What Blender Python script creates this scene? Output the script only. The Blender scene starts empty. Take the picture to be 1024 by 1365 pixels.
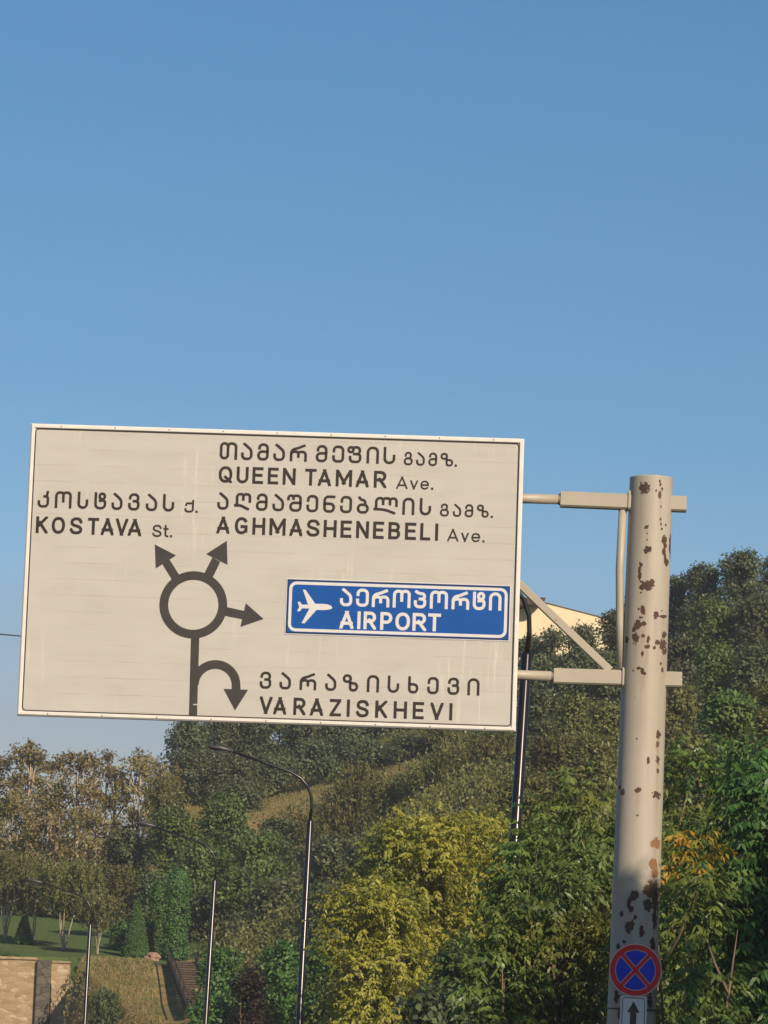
import bpy, math, random
import numpy as np
from mathutils import Vector, Matrix

# ------------------------------------------------------------------ camera, sky, sun, exposure
SC = bpy.context.scene
COL = SC.collection
FPX, PITCH, ROLL = 5200.0, 0.15054, 0.03495          # focal length in photo pixels, pitch up, roll
EYE = np.array([0.0, 0.0, 1.6])
FW = np.array([0, math.cos(PITCH), math.sin(PITCH)])
_U0 = np.array([0, -math.sin(PITCH), math.cos(PITCH)])
_R0 = np.array([1.0, 0, 0])
RT = math.cos(ROLL) * _R0 + math.sin(ROLL) * _U0
UP = math.cos(ROLL) * _U0 - math.sin(ROLL) * _R0
cam = bpy.data.cameras.new("Camera")
camo = bpy.data.objects.new("Camera", cam)
COL.objects.link(camo)
cam.sensor_fit = 'VERTICAL'
cam.sensor_height = 24.0
cam.lens = 24.0 * FPX / 1365.0
cam.clip_start, cam.clip_end = 0.2, 5000.0
camo.matrix_world = Matrix(((RT[0], UP[0], -FW[0], EYE[0]), (RT[1], UP[1], -FW[1], EYE[1]),
                            (RT[2], UP[2], -FW[2], EYE[2]), (0, 0, 0, 1)))
SC.camera = camo

SUN_AZ, SUN_EL = math.radians(150.0), math.radians(29.0)   # azimuth clockwise from +Y: behind, to the right
world = bpy.data.worlds.new("World")
SC.world = world
world.use_nodes = True
wn, wl = world.node_tree.nodes, world.node_tree.links
wn.clear()
w_out = wn.new('ShaderNodeOutputWorld')
w_bg = wn.new('ShaderNodeBackground')
sky = wn.new('ShaderNodeTexSky')
sky.sky_type = 'NISHITA'
sky.sun_disc = False
sky.sun_elevation, sky.sun_rotation = SUN_EL, SUN_AZ
sky.altitude, sky.air_density, sky.dust_density, sky.ozone_density = 100.0, 1.0, 0.6, 3.0
# deeper, cleaner blue overhead and a greyer, faintly pink band of haze and thin cloud near the horizon
w_tc = wn.new('ShaderNodeTexCoord'); w_sep = wn.new('ShaderNodeSeparateXYZ'); w_ramp = wn.new('ShaderNodeValToRGB'); w_mul = wn.new('ShaderNodeMix')
w_noise = wn.new('ShaderNodeTexNoise'); w_map = wn.new('ShaderNodeMapping'); w_add = wn.new('ShaderNodeMath')
w_map.inputs['Scale'].default_value = (5, 5, 42); w_noise.inputs['Scale'].default_value = 1.0; w_noise.inputs['Detail'].default_value = 4
w_add.operation = 'MULTIPLY_ADD'; w_add.inputs[1].default_value = .035
wl.new(w_tc.outputs['Generated'], w_sep.inputs[0]); wl.new(w_tc.outputs['Generated'], w_map.inputs[0]); wl.new(w_map.outputs[0], w_noise.inputs['Vector'])
wl.new(w_noise.outputs[0], w_add.inputs[0]); wl.new(w_sep.outputs[2], w_add.inputs[2])
_e = w_ramp.color_ramp.elements
for i, (p, c) in enumerate([(.09, (.66, .54, .52)), (.118, (.66, .56, .56)), (.150, (.60, .685, .735)), (.197, (.49, .665, .735)), (.289, (.445, .695, .785)), (.6, (.50, .74, .84))]):
    el = _e[i] if i < 2 else _e.new(p)
    el.position = p; el.color = (*c, 1)
wl.new(w_add.outputs[0], w_ramp.inputs[0])
w_mul.data_type = 'RGBA'; w_mul.blend_type = 'MULTIPLY'; w_mul.inputs[0].default_value = 1.0
wl.new(sky.outputs[0], w_mul.inputs[6]); wl.new(w_ramp.outputs[0], w_mul.inputs[7])
wl.new(w_mul.outputs[2], w_bg.inputs[0])
wl.new(w_bg.outputs[0], w_out.inputs[0])
w_bg.inputs[1].default_value = 0.102

sun = bpy.data.lights.new("Sun", 'SUN')
suno = bpy.data.objects.new("Sun", sun)
COL.objects.link(suno)
sun.energy, sun.angle, sun.color = 5.0, math.radians(0.5), (1.0, 0.83, 0.62)
_sd = Vector((math.sin(SUN_AZ) * math.cos(SUN_EL), math.cos(SUN_AZ) * math.cos(SUN_EL), math.sin(SUN_EL)))
suno.rotation_euler = _sd.to_track_quat('Z', 'Y').to_euler()
suno.location = (20, -20, 40)

SC.view_settings.view_transform = 'Standard'
SC.view_settings.look = 'None'
SC.view_settings.exposure = 0.25
SC.view_settings.gamma = 1.0

# ------------------------------------------------------------------ helpers
def ray(px, py):
    d = FW + RT * ((px - 512.0) / FPX) + UP * ((682.5 - py) / FPX)
    return d

def at(px, py, Y):
    """world point at depth Y (metres ahead) seen at photo pixel px, py"""
    d = ray(px, py)
    return EYE + d * (Y / d[1])

def mpp(Y):
    return Y / FPX * 1.0113

def tag(o, label=None, cat=None, group=None, kind=None):
    if label: o['label'] = label
    if cat: o['category'] = cat
    if group: o['group'] = group
    if kind: o['kind'] = kind
    return o

def empty(name, loc, rz=0.0):
    o = bpy.data.objects.new(name, None)
    COL.objects.link(o)
    o.location = loc
    o.rotation_euler = (0, 0, rz)
    o.empty_display_size = 0.3
    return o

def link_mesh(name, me, parent=None, mat=None):
    o = bpy.data.objects.new(name, me)
    COL.objects.link(o)
    if parent is not None: o.parent = parent
    if mat is not None and len(me.materials) == 0: me.materials.append(mat)
    return o

class MB:
    """collects polygons for one mesh"""
    def __init__(s): s.v, s.f, s.sm = [], [], []
    def poly(s, pts, smooth=False):
        n = len(s.v)
        s.v.extend([tuple(map(float, p)) for p in pts])
        s.f.append(tuple(range(n, n + len(pts)))); s.sm.append(smooth)
    def box(s, x0, x1, y0, y1, z0, z1, bev=0.0):
        b = bev
        if b <= 0:
            c = [(x0,y0,z0),(x1,y0,z0),(x1,y1,z0),(x0,y1,z0),(x0,y0,z1),(x1,y0,z1),(x1,y1,z1),(x0,y1,z1)]
            n = len(s.v); s.v.extend(c)
            for q in ((0,3,2,1),(4,5,6,7),(0,1,5,4),(1,2,6,5),(2,3,7,6),(3,0,4,7)):
                s.f.append(tuple(n+i for i in q)); s.sm.append(False)
            return
        rings = []
        for (z, i) in ((z0, b), (z0 + b, 0), (z1 - b, 0), (z1, b)):
            k = b if i else 0
            rings.append([(x0+k+(b if not i else 0)*1, y0+k, z)] if False else
                [(x0+k+b*(1-bool(i)), y0+k, z), (x1-k-b*(1-bool(i)), y0+k, z), (x1-k, y0+k+b*(1-bool(i)), z), (x1-k, y1-k-b*(1-bool(i)), z),
                 (x1-k-b*(1-bool(i)), y1-k, z), (x0+k+b*(1-bool(i)), y1-k, z), (x0+k, y1-k-b*(1-bool(i)), z), (x0+k, y0+k+b*(1-bool(i)), z)])
        n = len(s.v)
        for r in rings: s.v.extend(r)
        for j in range(3):
            for i in range(8):
                a, c = n + j*8 + i, n + j*8 + (i+1) % 8
                s.f.append((a, c, c+8, a+8)); s.sm.append(False)
        s.f.append(tuple(n + i for i in range(7, -1, -1))); s.sm.append(False)
        s.f.append(tuple(n + 24 + i for i in range(8))); s.sm.append(False)
    def tube(s, pts, radii, seg=12, cap=True, smooth=True):
        pts = [np.array(p, float) for p in pts]
        n0 = len(s.v); N = len(pts)
        t = pts[1] - pts[0]; t /= np.linalg.norm(t)
        a = np.cross(t, [0, 0, 1.0]) if abs(t[2]) < 0.9 else np.cross(t, [0, 1.0, 0])
        a /= np.linalg.norm(a)
        for i, p in enumerate(pts):
            t = (pts[min(i+1, N-1)] - pts[max(i-1, 0)]); t = t / (np.linalg.norm(t) + 1e-12)
            a = a - t * np.dot(a, t); a /= np.linalg.norm(a); b = np.cross(t, a)
            r = radii[i] if hasattr(radii, '__len__') else radii
            for k in range(seg):
                th = 2 * math.pi * k / seg
                s.v.append(tuple(p + r * (math.cos(th) * a + math.sin(th) * b)))
        for i in range(N - 1):
            for k in range(seg):
                q, w = n0 + i*seg + k, n0 + i*seg + (k+1) % seg
                s.f.append((q, w, w + seg, q + seg)); s.sm.append(smooth)
        if cap:
            s.f.append(tuple(n0 + k for k in range(seg - 1, -1, -1))); s.sm.append(False)
            s.f.append(tuple(n0 + (N-1)*seg + k for k in range(seg))); s.sm.append(False)
    def rectbar(s, p0, p1, w, d, side=None):
        p0, p1 = np.array(p0, float), np.array(p1, float)
        t = p1 - p0; t /= np.linalg.norm(t)
        a = np.array(side if side is not None else [0, 1.0, 0], float)
        a = a - t * np.dot(a, t); a /= np.linalg.norm(a); b = np.cross(t, a)
        bv = min(w, d) * 0.12; n = len(s.v)
        prof = []
        for (sa, sb) in ((1,1),(-1,1),(-1,-1),(1,-1)):
            if sa*sb > 0: prof += [(sa*d/2, sb*(w/2-bv)), (sa*(d/2-bv), sb*w/2)]
            else: prof += [(sa*(d/2-bv), sb*w/2), (sa*d/2, sb*(w/2-bv))]
        for p in (p0, p1):
            for (x, y) in prof: s.v.append(tuple(p + a*x + b*y))
        for k in range(8):
            s.f.append((n+k, n+(k+1) % 8, n+8+(k+1) % 8, n+8+k)); s.sm.append(False)
        s.f.append(tuple(n+k for k in range(7,-1,-1))); s.sm.append(False)
        s.f.append(tuple(n+8+k for k in range(8))); s.sm.append(False)
    def build(s, name, mat=None, parent=None):
        me = bpy.data.meshes.new(name)
        me.from_pydata(s.v, [], s.f)
        me.polygons.foreach_set('use_smooth', s.sm)
        me.update()
        return link_mesh(name, me, parent, mat)

def np_mesh(name, V, nper):
    """V: (F, nper, 3) separate polygons"""
    F = V.shape[0]
    me = bpy.data.meshes.new(name)
    me.vertices.add(F * nper); me.loops.add(F * nper); me.polygons.add(F)
    me.vertices.foreach_set('co', V.reshape(-1).astype(np.float32))
    me.loops.foreach_set('vertex_index', np.arange(F * nper, dtype=np.int32))
    me.polygons.foreach_set('loop_start', np.arange(0, F * nper, nper, dtype=np.int32))
    me.update(calc_edges=True)
    return me

# ------------------------------------------------------------------ materials
def new_mat(name):
    m = bpy.data.materials.new(name)
    m.use_nodes = True
    nt = m.node_tree
    b = nt.nodes['Principled BSDF']
    return m, nt.nodes, nt.links, b

def ramp(nodes, stops, interp='LINEAR'):
    r = nodes.new('ShaderNodeValToRGB')
    r.color_ramp.interpolation = interp
    els = r.color_ramp.elements
    while len(els) > 1: els.remove(els[-1])
    els[0].position = stops[0][0]; els[0].color = (*stops[0][1], 1)
    for p, c in stops[1:]:
        e = els.new(p); e.color = (*c, 1)
    return r

def noise(nodes, links, scale, detail=3.0, rough=0.55, vec=None, dist=0.0):
    n = nodes.new('ShaderNodeTexNoise')
    n.inputs['Scale'].default_value = scale
    n.inputs['Detail'].default_value = detail
    n.inputs['Roughness'].default_value = rough
    n.inputs['Distortion'].default_value = dist
    if vec is not None: links.new(vec, n.inputs['Vector'])
    return n

def mixc(nodes, links, fac, a, b, mode='MIX'):
    m = nodes.new('ShaderNodeMix'); m.data_type = 'RGBA'; m.blend_type = mode
    for sock, val in ((m.inputs[0], fac), (m.inputs[6], a), (m.inputs[7], b)):
        if hasattr(val, 'is_output'): links.new(val, sock)
        elif isinstance(val, (int, float)): sock.default_value = val
        else: sock.default_value = (*val, 1)
    return m.outputs[2]

def mathn(nodes, links, op, a, b=None, clamp=False):
    m = nodes.new('ShaderNodeMath'); m.operation = op; m.use_clamp = clamp
    for i, val in enumerate((a, b)):
        if val is None: continue
        if hasattr(val, 'is_output'): links.new(val, m.inputs[i])
        else: m.inputs[i].default_value = val
    return m.outputs[0]

def objcoord(nodes, links, scale=(1, 1, 1)):
    t = nodes.new('ShaderNodeTexCoord'); mp = nodes.new('ShaderNodeMapping')
    mp.inputs['Scale'].default_value = scale
    links.new(t.outputs['Object'], mp.inputs['Vector'])
    return mp.outputs[0]

def simple_mat(name, col, rough=0.5, spec=0.4, var=0.12, scale=6.0, metallic=0.0, bump=0.0, stretch=(1,1,1)):
    m, N, L, b = new_mat(name)
    v = objcoord(N, L, stretch)
    n = noise(N, L, scale, 5.0, 0.6, v)
    r = ramp(N, [(0.3, tuple(c * (1 - var) for c in col)), (0.7, tuple(min(1, c * (1 + var)) for c in col))])
    L.new(n.outputs[0], r.inputs[0]); L.new(r.outputs[0], b.inputs['Base Color'])
    b.inputs['Roughness'].default_value = rough
    b.inputs['Specular IOR Level'].default_value = spec
    b.inputs['Metallic'].default_value = metallic
    if bump > 0:
        bp = N.new('ShaderNodeBump'); bp.inputs['Strength'].default_value = bump
        L.new(n.outputs[0], bp.inputs['Height']); L.new(bp.outputs[0], b.inputs['Normal'])
    return m

def leaf_mat(name, cols, trans=0.40, rough=0.5, hue=0.02, val=0.18, patch=None, patch_scale=0.5):
    """cols: dark, mid, light leaf colours (per leaf); patch: colour of whole sprays that have turned"""
    m, N, L, b = new_mat(name)
    g = N.new('ShaderNodeNewGeometry')
    k = len(cols)
    r = ramp(N, [(i / (k - 1), c) for i, c in enumerate(cols)])
    L.new(g.outputs['Random Per Island'], r.inputs[0])
    col = r.outputs[0]
    v = objcoord(N, L)
    if patch is not None:
        n = noise(N, L, patch_scale, 3.0, 0.6, v)
        s = ramp(N, [(0.50, (0, 0, 0)), (0.62, (1, 1, 1))]); L.new(n.outputs[0], s.inputs[0])
        rr = ramp(N, [(0, tuple(c * .75 for c in patch)), (1, tuple(min(1, c * 1.25) for c in patch))])
        L.new(g.outputs['Random Per Island'], rr.inputs[0])
        col = mixc(N, L, s.outputs[0], col, rr.outputs[0])
    oi = N.new('ShaderNodeObjectInfo')
    h = N.new('ShaderNodeHueSaturation')
    L.new(col, h.inputs['Color'])
    L.new(mathn(N, L, 'ADD', mathn(N, L, 'MULTIPLY', oi.outputs['Random'], 2 * hue), 0.5 - hue), h.inputs['Hue'])
    n2 = noise(N, L, 0.35, 2.0, 0.5, v)
    vv = mathn(N, L, 'ADD', mathn(N, L, 'MULTIPLY', n2.outputs[0], 0.5), 0.75)
    L.new(mathn(N, L, 'MULTIPLY', vv, mathn(N, L, 'ADD', mathn(N, L, 'MULTIPLY', oi.outputs['Random'], 2 * val), 1 - val)), h.inputs['Value'])
    L.new(h.outputs[0], b.inputs['Base Color'])
    b.inputs['Roughness'].default_value = rough
    b.inputs['Specular IOR Level'].default_value = 0.4
    t = N.new('ShaderNodeBsdfTranslucent'); L.new(h.outputs[0], t.inputs['Color'])
    mx = N.new('ShaderNodeMixShader'); mx.inputs[0].default_value = trans
    L.new(b.outputs[0], mx.inputs[1]); L.new(t.outputs[0], mx.inputs[2])
    L.new(mx.outputs[0], N['Material Output'].inputs['Surface'])
    return m

M = {}
M['leaf_dark'] = leaf_mat('leaf_dark', [(.082,.100,.048), (.108,.132,.057), (.140,.162,.068)], hue=.02)
M['leaf_mid'] = leaf_mat('leaf_mid', [(.090,.140,.038), (.125,.186,.048), (.165,.230,.060)], hue=.015)
M['leaf_olive'] = leaf_mat('leaf_olive', [(.125,.130,.040), (.165,.168,.050), (.210,.203,.064)], hue=.02)
M['leaf_brown'] = leaf_mat('leaf_brown', [(0.150,0.116,0.049), (0.237,0.179,0.074), (0.220,0.207,0.064), (0.351,0.255,0.116)], hue=.015)
M['leaf_yellow'] = leaf_mat('leaf_yellow', [(.235,.238,.040), (.325,.310,.050), (.41,.375,.064)], hue=.01, patch=(.165,.205,.046), patch_scale=.35)
M['leaf_ail'] = leaf_mat('leaf_ail', [(.072,.124,.034), (.122,.188,.048), (.200,.275,.066)], hue=.012, patch=(.19,.205,.040), patch_scale=.6, rough=.4)
M['leaf_big'] = leaf_mat('leaf_big', [(.040,.098,.026), (.064,.150,.038), (.100,.205,.052)], hue=.01, rough=.45)
M['leaf_laurel'] = leaf_mat('leaf_laurel', [(.062,.150,.038), (.098,.205,.052), (.145,.26,.072)], hue=.01, rough=.45)
M['leaf_red'] = leaf_mat('leaf_red', [(.036,.022,.017), (.056,.036,.026), (.050,.052,.028)], hue=.01)
M['leaf_clip'] = leaf_mat('leaf_clip', [(0.061,0.128,0.032), (0.088,0.176,0.046), (0.121,0.223,0.059)], hue=.01)
M['leaf_orange'] = leaf_mat('leaf_orange', [(.36,.22,.025), (.48,.28,.03), (.26,.25,.035)], hue=.01)
M['bark_dark'] = simple_mat('bark_dark', (.055,.042,.032), .85, .2, .4, 9, bump=.4, stretch=(1,1,.25))
M['bark_pale'] = simple_mat('bark_pale', (.331,.266,.194), .8, .2, .3, 5, bump=.3, stretch=(1,1,.3))
M['bark_brown'] = simple_mat('bark_brown', (.14,.10,.07), .85, .2, .35, 8, bump=.3, stretch=(1,1,.3))
M['lamp_paint'] = simple_mat('lamp_paint', (.012,.008,.008), .24, .34, .3, 4)
M['lamp_grey'] = simple_mat('lamp_grey', (.045,.042,.042), .4, .5, .2, 5)
M['cable'] = simple_mat('cable', (.03,.03,.035), .6)
M['frame_white'] = simple_mat('frame_white', (.648,.619,.562), .28, .5, .06, 7)
M['arm_paint'] = simple_mat('arm_paint', (.418,.360,.277), .45, .45, .07, 8)
def arm_mat():
    m, N, L, b = new_mat('arm_paint_worn')
    v = objcoord(N, L)
    n = noise(N, L, 2.2, 5, .6, v); g = noise(N, L, 30, 4, .65, v); sp = noise(N, L, 13, 4, .6, v)
    base = ramp(N, [(.3, (.330,.288,.224)), (.7, (.395,.348,.275))]); L.new(n.outputs[0], base.inputs[0])
    c = mixc(N, L, mathn(N, L, 'MULTIPLY', g.outputs[0], .22), base.outputs[0], (.22,.18,.13))
    r = ramp(N, [(.69, (0,0,0)), (.72, (1,1,1))]); L.new(sp.outputs[0], r.inputs[0])
    c = mixc(N, L, r.outputs[0], c, (.12,.065,.035))
    L.new(c, b.inputs['Base Color']); b.inputs['Roughness'].default_value = .5
    return m
M['arm_paint'] = arm_mat()
M['ink'] = simple_mat('ink', (.024,.017,.012), .5, .3, .25, 9)
M['map_ink'] = simple_mat('map_ink', (.040,.034,.031), .5, .3, .18, 7)
M['line_ink'] = simple_mat('line_ink', (.035,.026,.022), .5, .3, .1)
M['film_white'] = simple_mat('film_white', (.576,.554,.547), .4, .4, .05, 9)
M['film_blue'] = simple_mat('film_blue', (.002,.066,.285), .45, .25, .10, 2.5)
M['film_navy'] = simple_mat('film_navy', (.006,.018,.06), .4, .4, .1)
M['sign_red'] = simple_mat('sign_red', (.56,.022,.020), .6, .2, .12, 12)
M['sign_blue'] = simple_mat('sign_blue', (.006,.034,.46), .6, .2, .12, 12)
M['sign_black'] = simple_mat('sign_black', (.012,.012,.014), .4, .4)
M['sign_steel'] = simple_mat('sign_steel', (.274,.274,.266), .45, .5, .1, metallic=.6)
M['film_pink'] = simple_mat('film_pink', (.518,.360,.374), .4, .4, .06)

def board_mat():
    m, N, L, b = new_mat('board_film')
    t = N.new('ShaderNodeTexCoord'); obj = t.outputs['Object']
    sep = N.new('ShaderNodeSeparateXYZ'); L.new(obj, sep.inputs[0])
    mp = N.new('ShaderNodeMapping'); mp.inputs['Scale'].default_value = (1, 1, 3.5); L.new(obj, mp.inputs[0])
    n1 = noise(N, L, 1.3, 5, .6, mp.outputs[0])
    r1 = ramp(N, [(.25, (.410,.387,.350)), (.5, (.444,.422,.385)), (.8, (.475,.455,.420))]); L.new(n1.outputs[0], r1.inputs[0])
    col = r1.outputs[0]
    # seams between the horizontal planks of the panel
    wob = noise(N, L, .6, 2, .5, obj)
    vz = mathn(N, L, 'ADD', sep.outputs[2], mathn(N, L, 'MULTIPLY', wob.outputs[0], .03))
    fr = mathn(N, L, 'FRACT', mathn(N, L, 'DIVIDE', vz, .187))
    d = mathn(N, L, 'ABSOLUTE', mathn(N, L, 'SUBTRACT', fr, .5))
    seam = mathn(N, L, 'LESS_THAN', d, .026)
    nv = noise(N, L, 1.7, 3, .6, obj)
    rs = ramp(N, [(.42, (0,0,0)), (.66, (1,1,1))]); L.new(nv.outputs[0], rs.inputs[0])
    seam = mathn(N, L, 'MULTIPLY', mathn(N, L, 'MULTIPLY', seam, rs.outputs[0]), .36)
    col = mixc(N, L, seam, col, (.24,.18,.12))
    # pale vertical scrape marks and small chips
    mp2 = N.new('ShaderNodeMapping'); mp2.inputs['Scale'].default_value = (9, 1, .7); mp2.inputs['Rotation'].default_value = (0, .12, 0); L.new(obj, mp2.inputs[0])
    n3 = noise(N, L, 1.6, 4, .6, mp2.outputs[0], .3)
    r3 = ramp(N, [(.57, (0,0,0)), (.64, (1,1,1))]); L.new(n3.outputs[0], r3.inputs[0])
    n4 = noise(N, L, .75, 2, .5, obj)
    r4 = ramp(N, [(.50, (0,0,0)), (.60, (1,1,1))]); L.new(n4.outputs[0], r4.inputs[0])
    col = mixc(N, L, mathn(N, L, 'MULTIPLY', mathn(N, L, 'MULTIPLY', r3.outputs[0], r4.outputs[0]), .6), col, (.56,.525,.425))
    n5 = noise(N, L, 40, 3, .6, obj)
    col = mixc(N, L, mathn(N, L, 'MULTIPLY', n5.outputs[0], .10), col, (.29,.25,.20))
    L.new(col, b.inputs['Base Color'])
    b.inputs['Roughness'].default_value = .5
    b.inputs['Specular IOR Level'].default_value = .3
    return m
M['board_film'] = board_mat()

def pole_mat():
    m, N, L, b = new_mat('chipped_paint')
    a = N.new('ShaderNodeAttribute'); a.attribute_name = 'wear'; a.attribute_type = 'GEOMETRY'
    v = objcoord(N, L)
    n = noise(N, L, 24, 5, .68, v)
    n0 = noise(N, L, 9, 3, .6, v)
    f = mathn(N, L, 'ADD', a.outputs['Fac'], mathn(N, L, 'MULTIPLY', mathn(N, L, 'SUBTRACT', n.outputs[0], .5), 2.6))
    f = mathn(N, L, 'ADD', f, mathn(N, L, 'MULTIPLY', mathn(N, L, 'SUBTRACT', n0.outputs[0], .5), 1.0))
    r = ramp(N, [(.50, (0,0,0)), (.54, (1,1,1))]); L.new(f, r.inputs[0])
    edge = ramp(N, [(.38, (0,0,0)), (.50, (1,1,1))]); L.new(f, edge.inputs[0])
    nb = noise(N, L, 1.1, 5, .6, v)
    paint = ramp(N, [(.3, (.345,.305,.248)), (.7, (.395,.355,.293))]); L.new(nb.outputs[0], paint.inputs[0])
    mp = N.new('ShaderNodeMapping'); mp.inputs['Scale'].default_value = (14, 14, .5); L.new(v, mp.inputs[0])
    st = noise(N, L, 1.0, 4, .6, mp.outputs[0])
    rs = ramp(N, [(.5, (0,0,0)), (.75, (1,1,1))]); L.new(st.outputs[0], rs.inputs[0])
    pc = mixc(N, L, mathn(N, L, 'MULTIPLY', rs.outputs[0], .28), paint.outputs[0], (.29,.23,.165))
    pc = mixc(N, L, mathn(N, L, 'MULTIPLY', edge.outputs[0], .35), pc, (.52,.49,.44))
    sa = N.new('ShaderNodeAttribute'); sa.attribute_name = 'stain'; sa.attribute_type = 'GEOMETRY'
    pc = mixc(N, L, mathn(N, L, 'MULTIPLY', mathn(N, L, 'MULTIPLY', sa.outputs['Fac'], st.outputs[0]), .62), pc, (.20,.12,.065))
    gn = noise(N, L, 60, 3, .7, v)
    pc = mixc(N, L, mathn(N, L, 'MULTIPLY', gn.outputs[0], .16), pc, (.22,.19,.15))
    nr = noise(N, L, 3, 3, .5, v)
    rust = ramp(N, [(.35, (.050,.030,.022)), (.6, (.085,.047,.030)), (.75, (.14,.075,.040))]); L.new(nr.outputs[0], rust.inputs[0])
    sz = N.new('ShaderNodeSeparateXYZ'); L.new(v, sz.inputs[0])
    zr = ramp(N, [(.405, (0,0,0)), (.43, (1,1,1)), (.465, (1,1,1)), (.49, (0,0,0))]); L.new(mathn(N, L, 'DIVIDE', sz.outputs[2], 10.0), zr.inputs[0])
    rc = mixc(N, L, mathn(N, L, 'MULTIPLY', zr.outputs[0], .7), rust.outputs[0], (.27,.135,.062))
    col = mixc(N, L, r.outputs[0], pc, rc)
    L.new(col, b.inputs['Base Color'])
    b.inputs['Specular IOR Level'].default_value = .3
    rr = ramp(N, [(0, (.5,.5,.5)), (1, (.85,.85,.85))]); L.new(r.outputs[0], rr.inputs[0]); L.new(rr.outputs[0], b.inputs['Roughness'])
    bp = N.new('ShaderNodeBump'); bp.inputs['Strength'].default_value = .5; bp.inputs['Distance'].default_value = .004; bp.invert = True
    L.new(r.outputs[0], bp.inputs['Height']); L.new(bp.outputs[0], b.inputs['Normal'])
    return m
M['chipped_paint'] = pole_mat()

def stone_mat(name, cols, scale, mortar):
    m, N, L, b = new_mat(name)
    t = N.new('ShaderNodeTexCoord'); mp = N.new('ShaderNodeMapping'); mp.inputs['Scale'].default_value = (scale * .8, scale * .8, scale * 2.0)
    L.new(t.outputs['Object'], mp.inputs[0])
    nd = noise(N, L, 1.2, 2, .5, mp.outputs[0])
    vec = mixc(N, L, .12, mp.outputs[0], nd.outputs[1])
    v1 = N.new('ShaderNodeTexVoronoi'); v1.feature = 'F1'; L.new(vec, v1.inputs['Vector']); v1.inputs['Scale'].default_value = 1
    v2 = N.new('ShaderNodeTexVoronoi'); v2.feature = 'DISTANCE_TO_EDGE'; L.new(vec, v2.inputs['Vector']); v2.inputs['Scale'].default_value = 1
    sx = N.new('ShaderNodeSeparateColor'); L.new(v1.outputs['Color'], sx.inputs[0])
    r = ramp(N, [(i / (len(cols) - 1), c) for i, c in enumerate(cols)]); L.new(sx.outputs[0], r.inputs[0])
    n = noise(N, L, 7, 5, .65, t.outputs['Object'])
    col = mixc(N, L, mathn(N, L, 'MULTIPLY', n.outputs[0], .6), r.outputs[0], tuple(c * .45 for c in cols[1]))
    e = ramp(N, [(.02, (1,1,1)), (.07, (0,0,0))]); L.new(v2.outputs['Distance'], e.inputs[0])
    col = mixc(N, L, mathn(N, L, 'MULTIPLY', e.outputs[0], .8), col, mortar)
    L.new(col, b.inputs['Base Color']); b.inputs['Roughness'].default_value = .9; b.inputs['Specular IOR Level'].default_value = .15
    bp = N.new('ShaderNodeBump'); bp.inputs['Strength'].default_value = .8; bp.inputs['Distance'].default_value = .05
    h = mathn(N, L, 'ADD', mathn(N, L, 'MINIMUM', v2.outputs['Distance'], .15), mathn(N, L, 'MULTIPLY', n.outputs[0], .12))
    L.new(h, bp.inputs['Height']); L.new(bp.outputs[0], b.inputs['Normal'])
    return m
M['rubble'] = stone_mat('rubble', [(.306,.212,.119), (.357,.255,.145), (.391,.289,.170), (.425,.323,.196), (.561,.459,.306)], 3.5, (.30,.21,.12))
M['grey_stone'] = stone_mat('grey_stone', [(.10,.085,.07), (.14,.12,.095), (.17,.145,.115)], 2.2, (.05,.04,.035))
M['rock'] = simple_mat('rock', (.288,.173,.122), .9, .2, .3, 5, bump=.6)
M['cream_wall'] = simple_mat('cream_wall', (.66,.56,.37), .8, .2, .07, 1.2)
M['brown_roof'] = simple_mat('brown_roof', (.060,.036,.030), .7, .3, .2, 2)
M['grey_roof'] = simple_mat('grey_roof', (.158,.130,.108), .7, .3, .2, 2)
M['glass_dark'] = simple_mat('glass_dark', (.02,.025,.03), .1, .6)
M['hut_white'] = simple_mat('hut_white', (.540,.533,.518), .5, .3, .05, 3)
M['hut_grey'] = simple_mat('hut_grey', (.22,.21,.20), .8, .2, .15, 3)
M['timber'] = simple_mat('timber', (.035,.028,.024), .85, .2, .4, 6, stretch=(.3,1,1))
M['tread'] = simple_mat('tread', (.09,.066,.05), .9, .2, .35, 6)
M['asphalt'] = simple_mat('asphalt', (.05,.05,.052), .85, .3, .25, 25, bump=.2)
M['paving'] = simple_mat('paving', (.25,.235,.22), .85, .25, .15, 4, bump=.15)
M['kerb'] = simple_mat('kerb', (.33,.32,.30), .8, .25, .12, 4)
M['road_white'] = simple_mat('road_white', (.72,.71,.68), .7, .3, .12, 8)

# ------------------------------------------------------------------ terrain
def sst(x, a, b):
    t = np.clip((np.asarray(x, float) - a) / (b - a), 0, 1)
    return t * t * (3 - 2 * t)

RY = [-400, -60, 0, 44, 57, 96, 125, 156, 175, 200, 230, 300, 420]
RX = [-8.0, 2.2, 3.0, 2.35, 1.9, -2.4, -6.6, -13.2, -19.5, -31.0, -50.0, -112.0, -230.0]
def road_x(y):
    return np.interp(y, RY, RX)

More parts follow.
